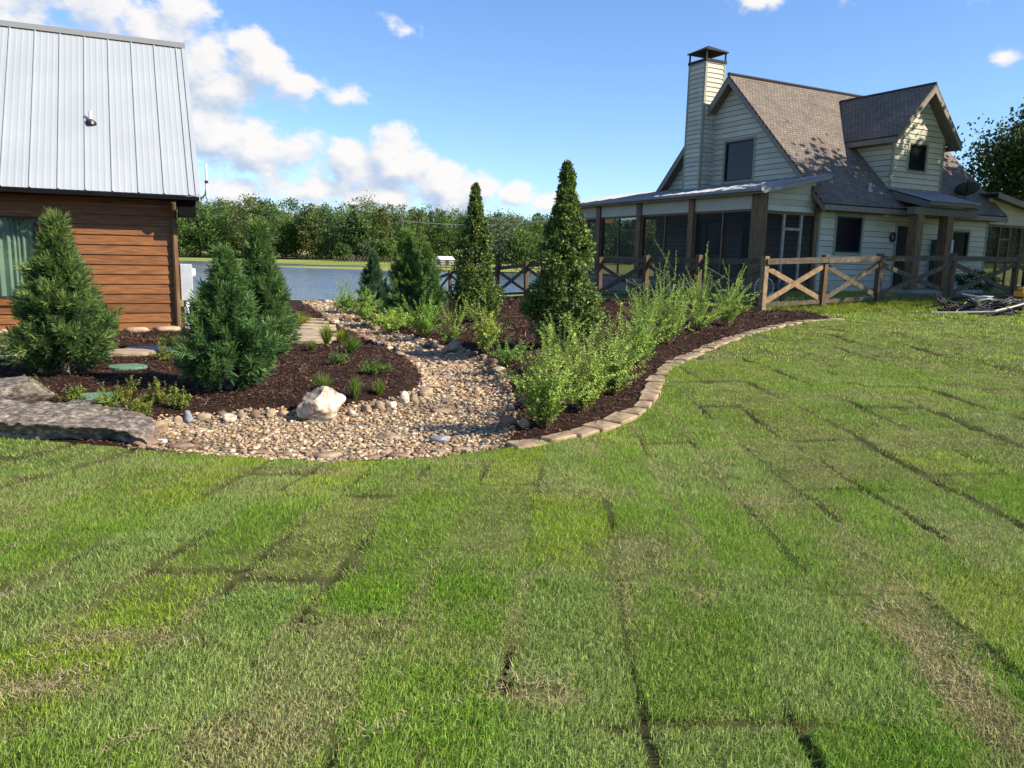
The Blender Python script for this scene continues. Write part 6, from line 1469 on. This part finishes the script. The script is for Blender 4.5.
# ------------------------------------------------------------------ debris heap by the fence at the right
def debris():
    c = g0(978, 315); rd = random.Random(8); bx, by = c[0], c[1]
    def Z(x, y): return gz(x, y)
    def coil(x, y, r, turns, mat, label, name, cat, tilt, zoff=.06, rr=.014, seed=0):
        rg = random.Random(seed); pts = []
        n = turns * 18
        for i in range(n):
            a = i / 18 * 2 * math.pi; q = r * (1 + .12 * math.sin(a * .37 + seed) + .05 * rg.gauss(0, 1)); pts.append((q * math.cos(a), q * math.sin(a) * .8, .03 + .10 * i / n + .025 * math.sin(a * 1.7 + seed)))
        mb = MB(); mb.tube(pts, rr, 6); o = mb.build(name, mat, smooth=True); o.location = (x, y, Z(x, y) + zoff); o.rotation_euler = (tilt, .2, seed); return tag(o, label, cat)
    coil(bx - .95, by + .05, .30, 4, 'black_plastic', 'loose black hose loops at the left end of the debris heap', 'hose_coil', 'hose', .9, .22, .012, 1)
    coil(bx - .35, by + .15, .30, 5, 'black_plastic', 'tangled black hose coil in the middle of the debris heap', 'hose_coil', 'hose', .5, .20, .018, 2)
    coil(bx + .15, by + .2, .26, 5, 'grey_box', 'grey cable coil on the debris heap beside the blue bucket', 'cable_coil', 'cable', .6, .22, .012, 3)
    coil(bx + .65, by + .25, .34, 5, 'black_plastic', 'tangled black hose coil near the orange topped machine', 'hose_coil', 'hose', .4, .16, .02, 4)
    # dark tarp mound
    v, f = ico(4); v = v.copy(); o_ = []
    for p in v:
        q = Vector(p); k = 1 + .25 * mnoise.noise(q * 2.2) + .14 * mnoise.noise(q * 6) + .06 * mnoise.noise(q * 14); o_.append((p[0] * k * .95, p[1] * k * .40, max(-.05, p[2] * k * .20)))
    o = mesh_np('tarp', o_, f, 'tarp', smooth=False); o.location = (bx + .15, by + .25, Z(bx, by)); tag(o, 'crumpled dark tarp under the debris heap beside the fence', 'tarp')
    def pipe(a, b, r, mat, label, name='pipe', cat='pipe', flat=False):
        mb = MB()
        if flat: mb.beam(a, b, r * 3, r)
        else: mb.tube([a, ((a[0] + b[0]) / 2, (a[1] + b[1]) / 2, (a[2] + b[2]) / 2 - .01), b], r, 8)
        o = mb.build(name, mat); tag(o, label, cat)
    z = Z(bx, by)
    pipe((bx - 1.25, by - .25, z + .05), (bx + .25, by - .32, z + .11), .022, 'pvc', 'pale pipe lying along the front of the debris heap')
    pipe((bx + .2, by - .30, z + .12), (bx + 1.05, by - .05, z + .30), .026, 'pvc', 'white pipe propped across the front right of the debris heap')
    pipe((bx - .25, by + .35, z + .48), (bx + 1.5, by - .05, z + .22), .035, 'pvc', 'long pale board sloping down across the top of the debris heap', 'board', 'board', True)
    pipe((bx - .75, by + .3, z + .10), (bx + .6, by + .45, z + .42), .018, 'dark_metal', 'thin dark rod sticking up through the debris heap', 'rod', 'rod')
    pipe((bx + .3, by + .1, z + .35), (bx + 1.4, by + .5, z + .36), .03, 'fence_wood', 'grey board on the right side of the debris heap', 'board', 'board', True)
    pipe((bx - .6, by - .1, z + .06), (bx - .2, by + .1, z + .36), .010, 'pvc', 'short thin pale stick leaning on the left hose loops', 'stick', 'stick')
    for i in range(16):
        x0_ = bx - 1.1 + 2.3 * rd.random(); y0_ = by - .2 + .5 * rd.random(); a_ = rd.uniform(-.5, .5); L_ = rd.uniform(.5, 1.2); z1 = z + .08 + .25 * rd.random(); pts = []
        for j in range(7):
            t_ = j / 6; pts.append((x0_ + L_ * (t_ - .5) * math.cos(a_), y0_ + L_ * (t_ - .5) * math.sin(a_), z1 + .16 * math.sin(t_ * 3.1) * rd.uniform(.4, 1) + rd.uniform(-.02, .02)))
        mb = MB(); mb.tube(pts, rd.uniform(.006, .014), 6); o = mb.build('hose_end', 'black_plastic' if i % 3 else 'bark', smooth=True); tag(o, 'thin dark bent hose or branch tangled in the debris heap', 'hose', 'dark hoses and branches of the debris heap')
    o = empty('bucket', (bx + .22, by + .02, z + .12), .4, 'small blue bucket lying on the debris heap', 'bucket')
    mb = MB(); mb.tube([(0, 0, 0), (.16, .02, .03), (.17, .02, .03)], [.06, .08, .085], 14); mb.build('body', 'blue_plastic', o)
    # orange topped machine
    q = g0(1021, 311); o = empty('small_engine', (q[0] + .05, q[1] + .1, gz(q[0], q[1])), .3, 'black machine with an orange cover at the right edge in front of the fence', 'machine')
    mb = MB(); mb.box(-.17, .17, -.17, .17, .03, .34); mb.tube([(-.2, -.12, .07), (-.2, .12, .07)], .07, 12); mb.tube([(.2, -.12, .07), (.2, .12, .07)], .07, 12); mb.build('body', 'black_plastic', o, bevel=.015)
    mb = MB(); mb.box(-.15, .15, -.15, .15, .345, .50); mb.box(-.10, .10, -.10, .10, .50, .60); mb.build('cover', 'orange_plastic', o, bevel=.03)
    mb = MB(); mb.tube([(-.12, .15, .3), (-.12, .3, .62), (.12, .3, .62), (.12, .15, .3)], .012, 6); mb.build('handle', 'dark_metal', o)
debris()
# low bush at the house foot, seen through the fence, and a line of foundation planting
w_ = hw(9.9, -.9, 0); 
def bush(w_, h_, r_, label, seed):
    rg = np.random.default_rng(seed); V, C, cc = crown_np(rg, (0, 0, h_ * .5), (r_, r_ * .7, h_ * .5), 40, 60, .06, ((.03, .065, .015), (.08, .15, .03)), .35, .4)
    root = empty('round_bush', (w_[0], w_[1], gz(w_[0], w_[1])), 0, label, 'bush'); mesh_np('foliage', V, quadF(len(V) // 4), 'leaf', parent=root, color=C)
    mb = MB()
    for q in cc[:8]: mb.tube([(0, 0, -.05), tuple(q * np.array([.4, .4, .5])), tuple(q)], [.02, .012, .005], 6)
    mb.build('stems', 'bark', root)
bush(w_, .75, .8, 'round green bush against the house wall right of the entry posts', 3)
print('objects', len(bpy.data.objects), 'polys', sum(len(m.polygons) for m in bpy.data.meshes))
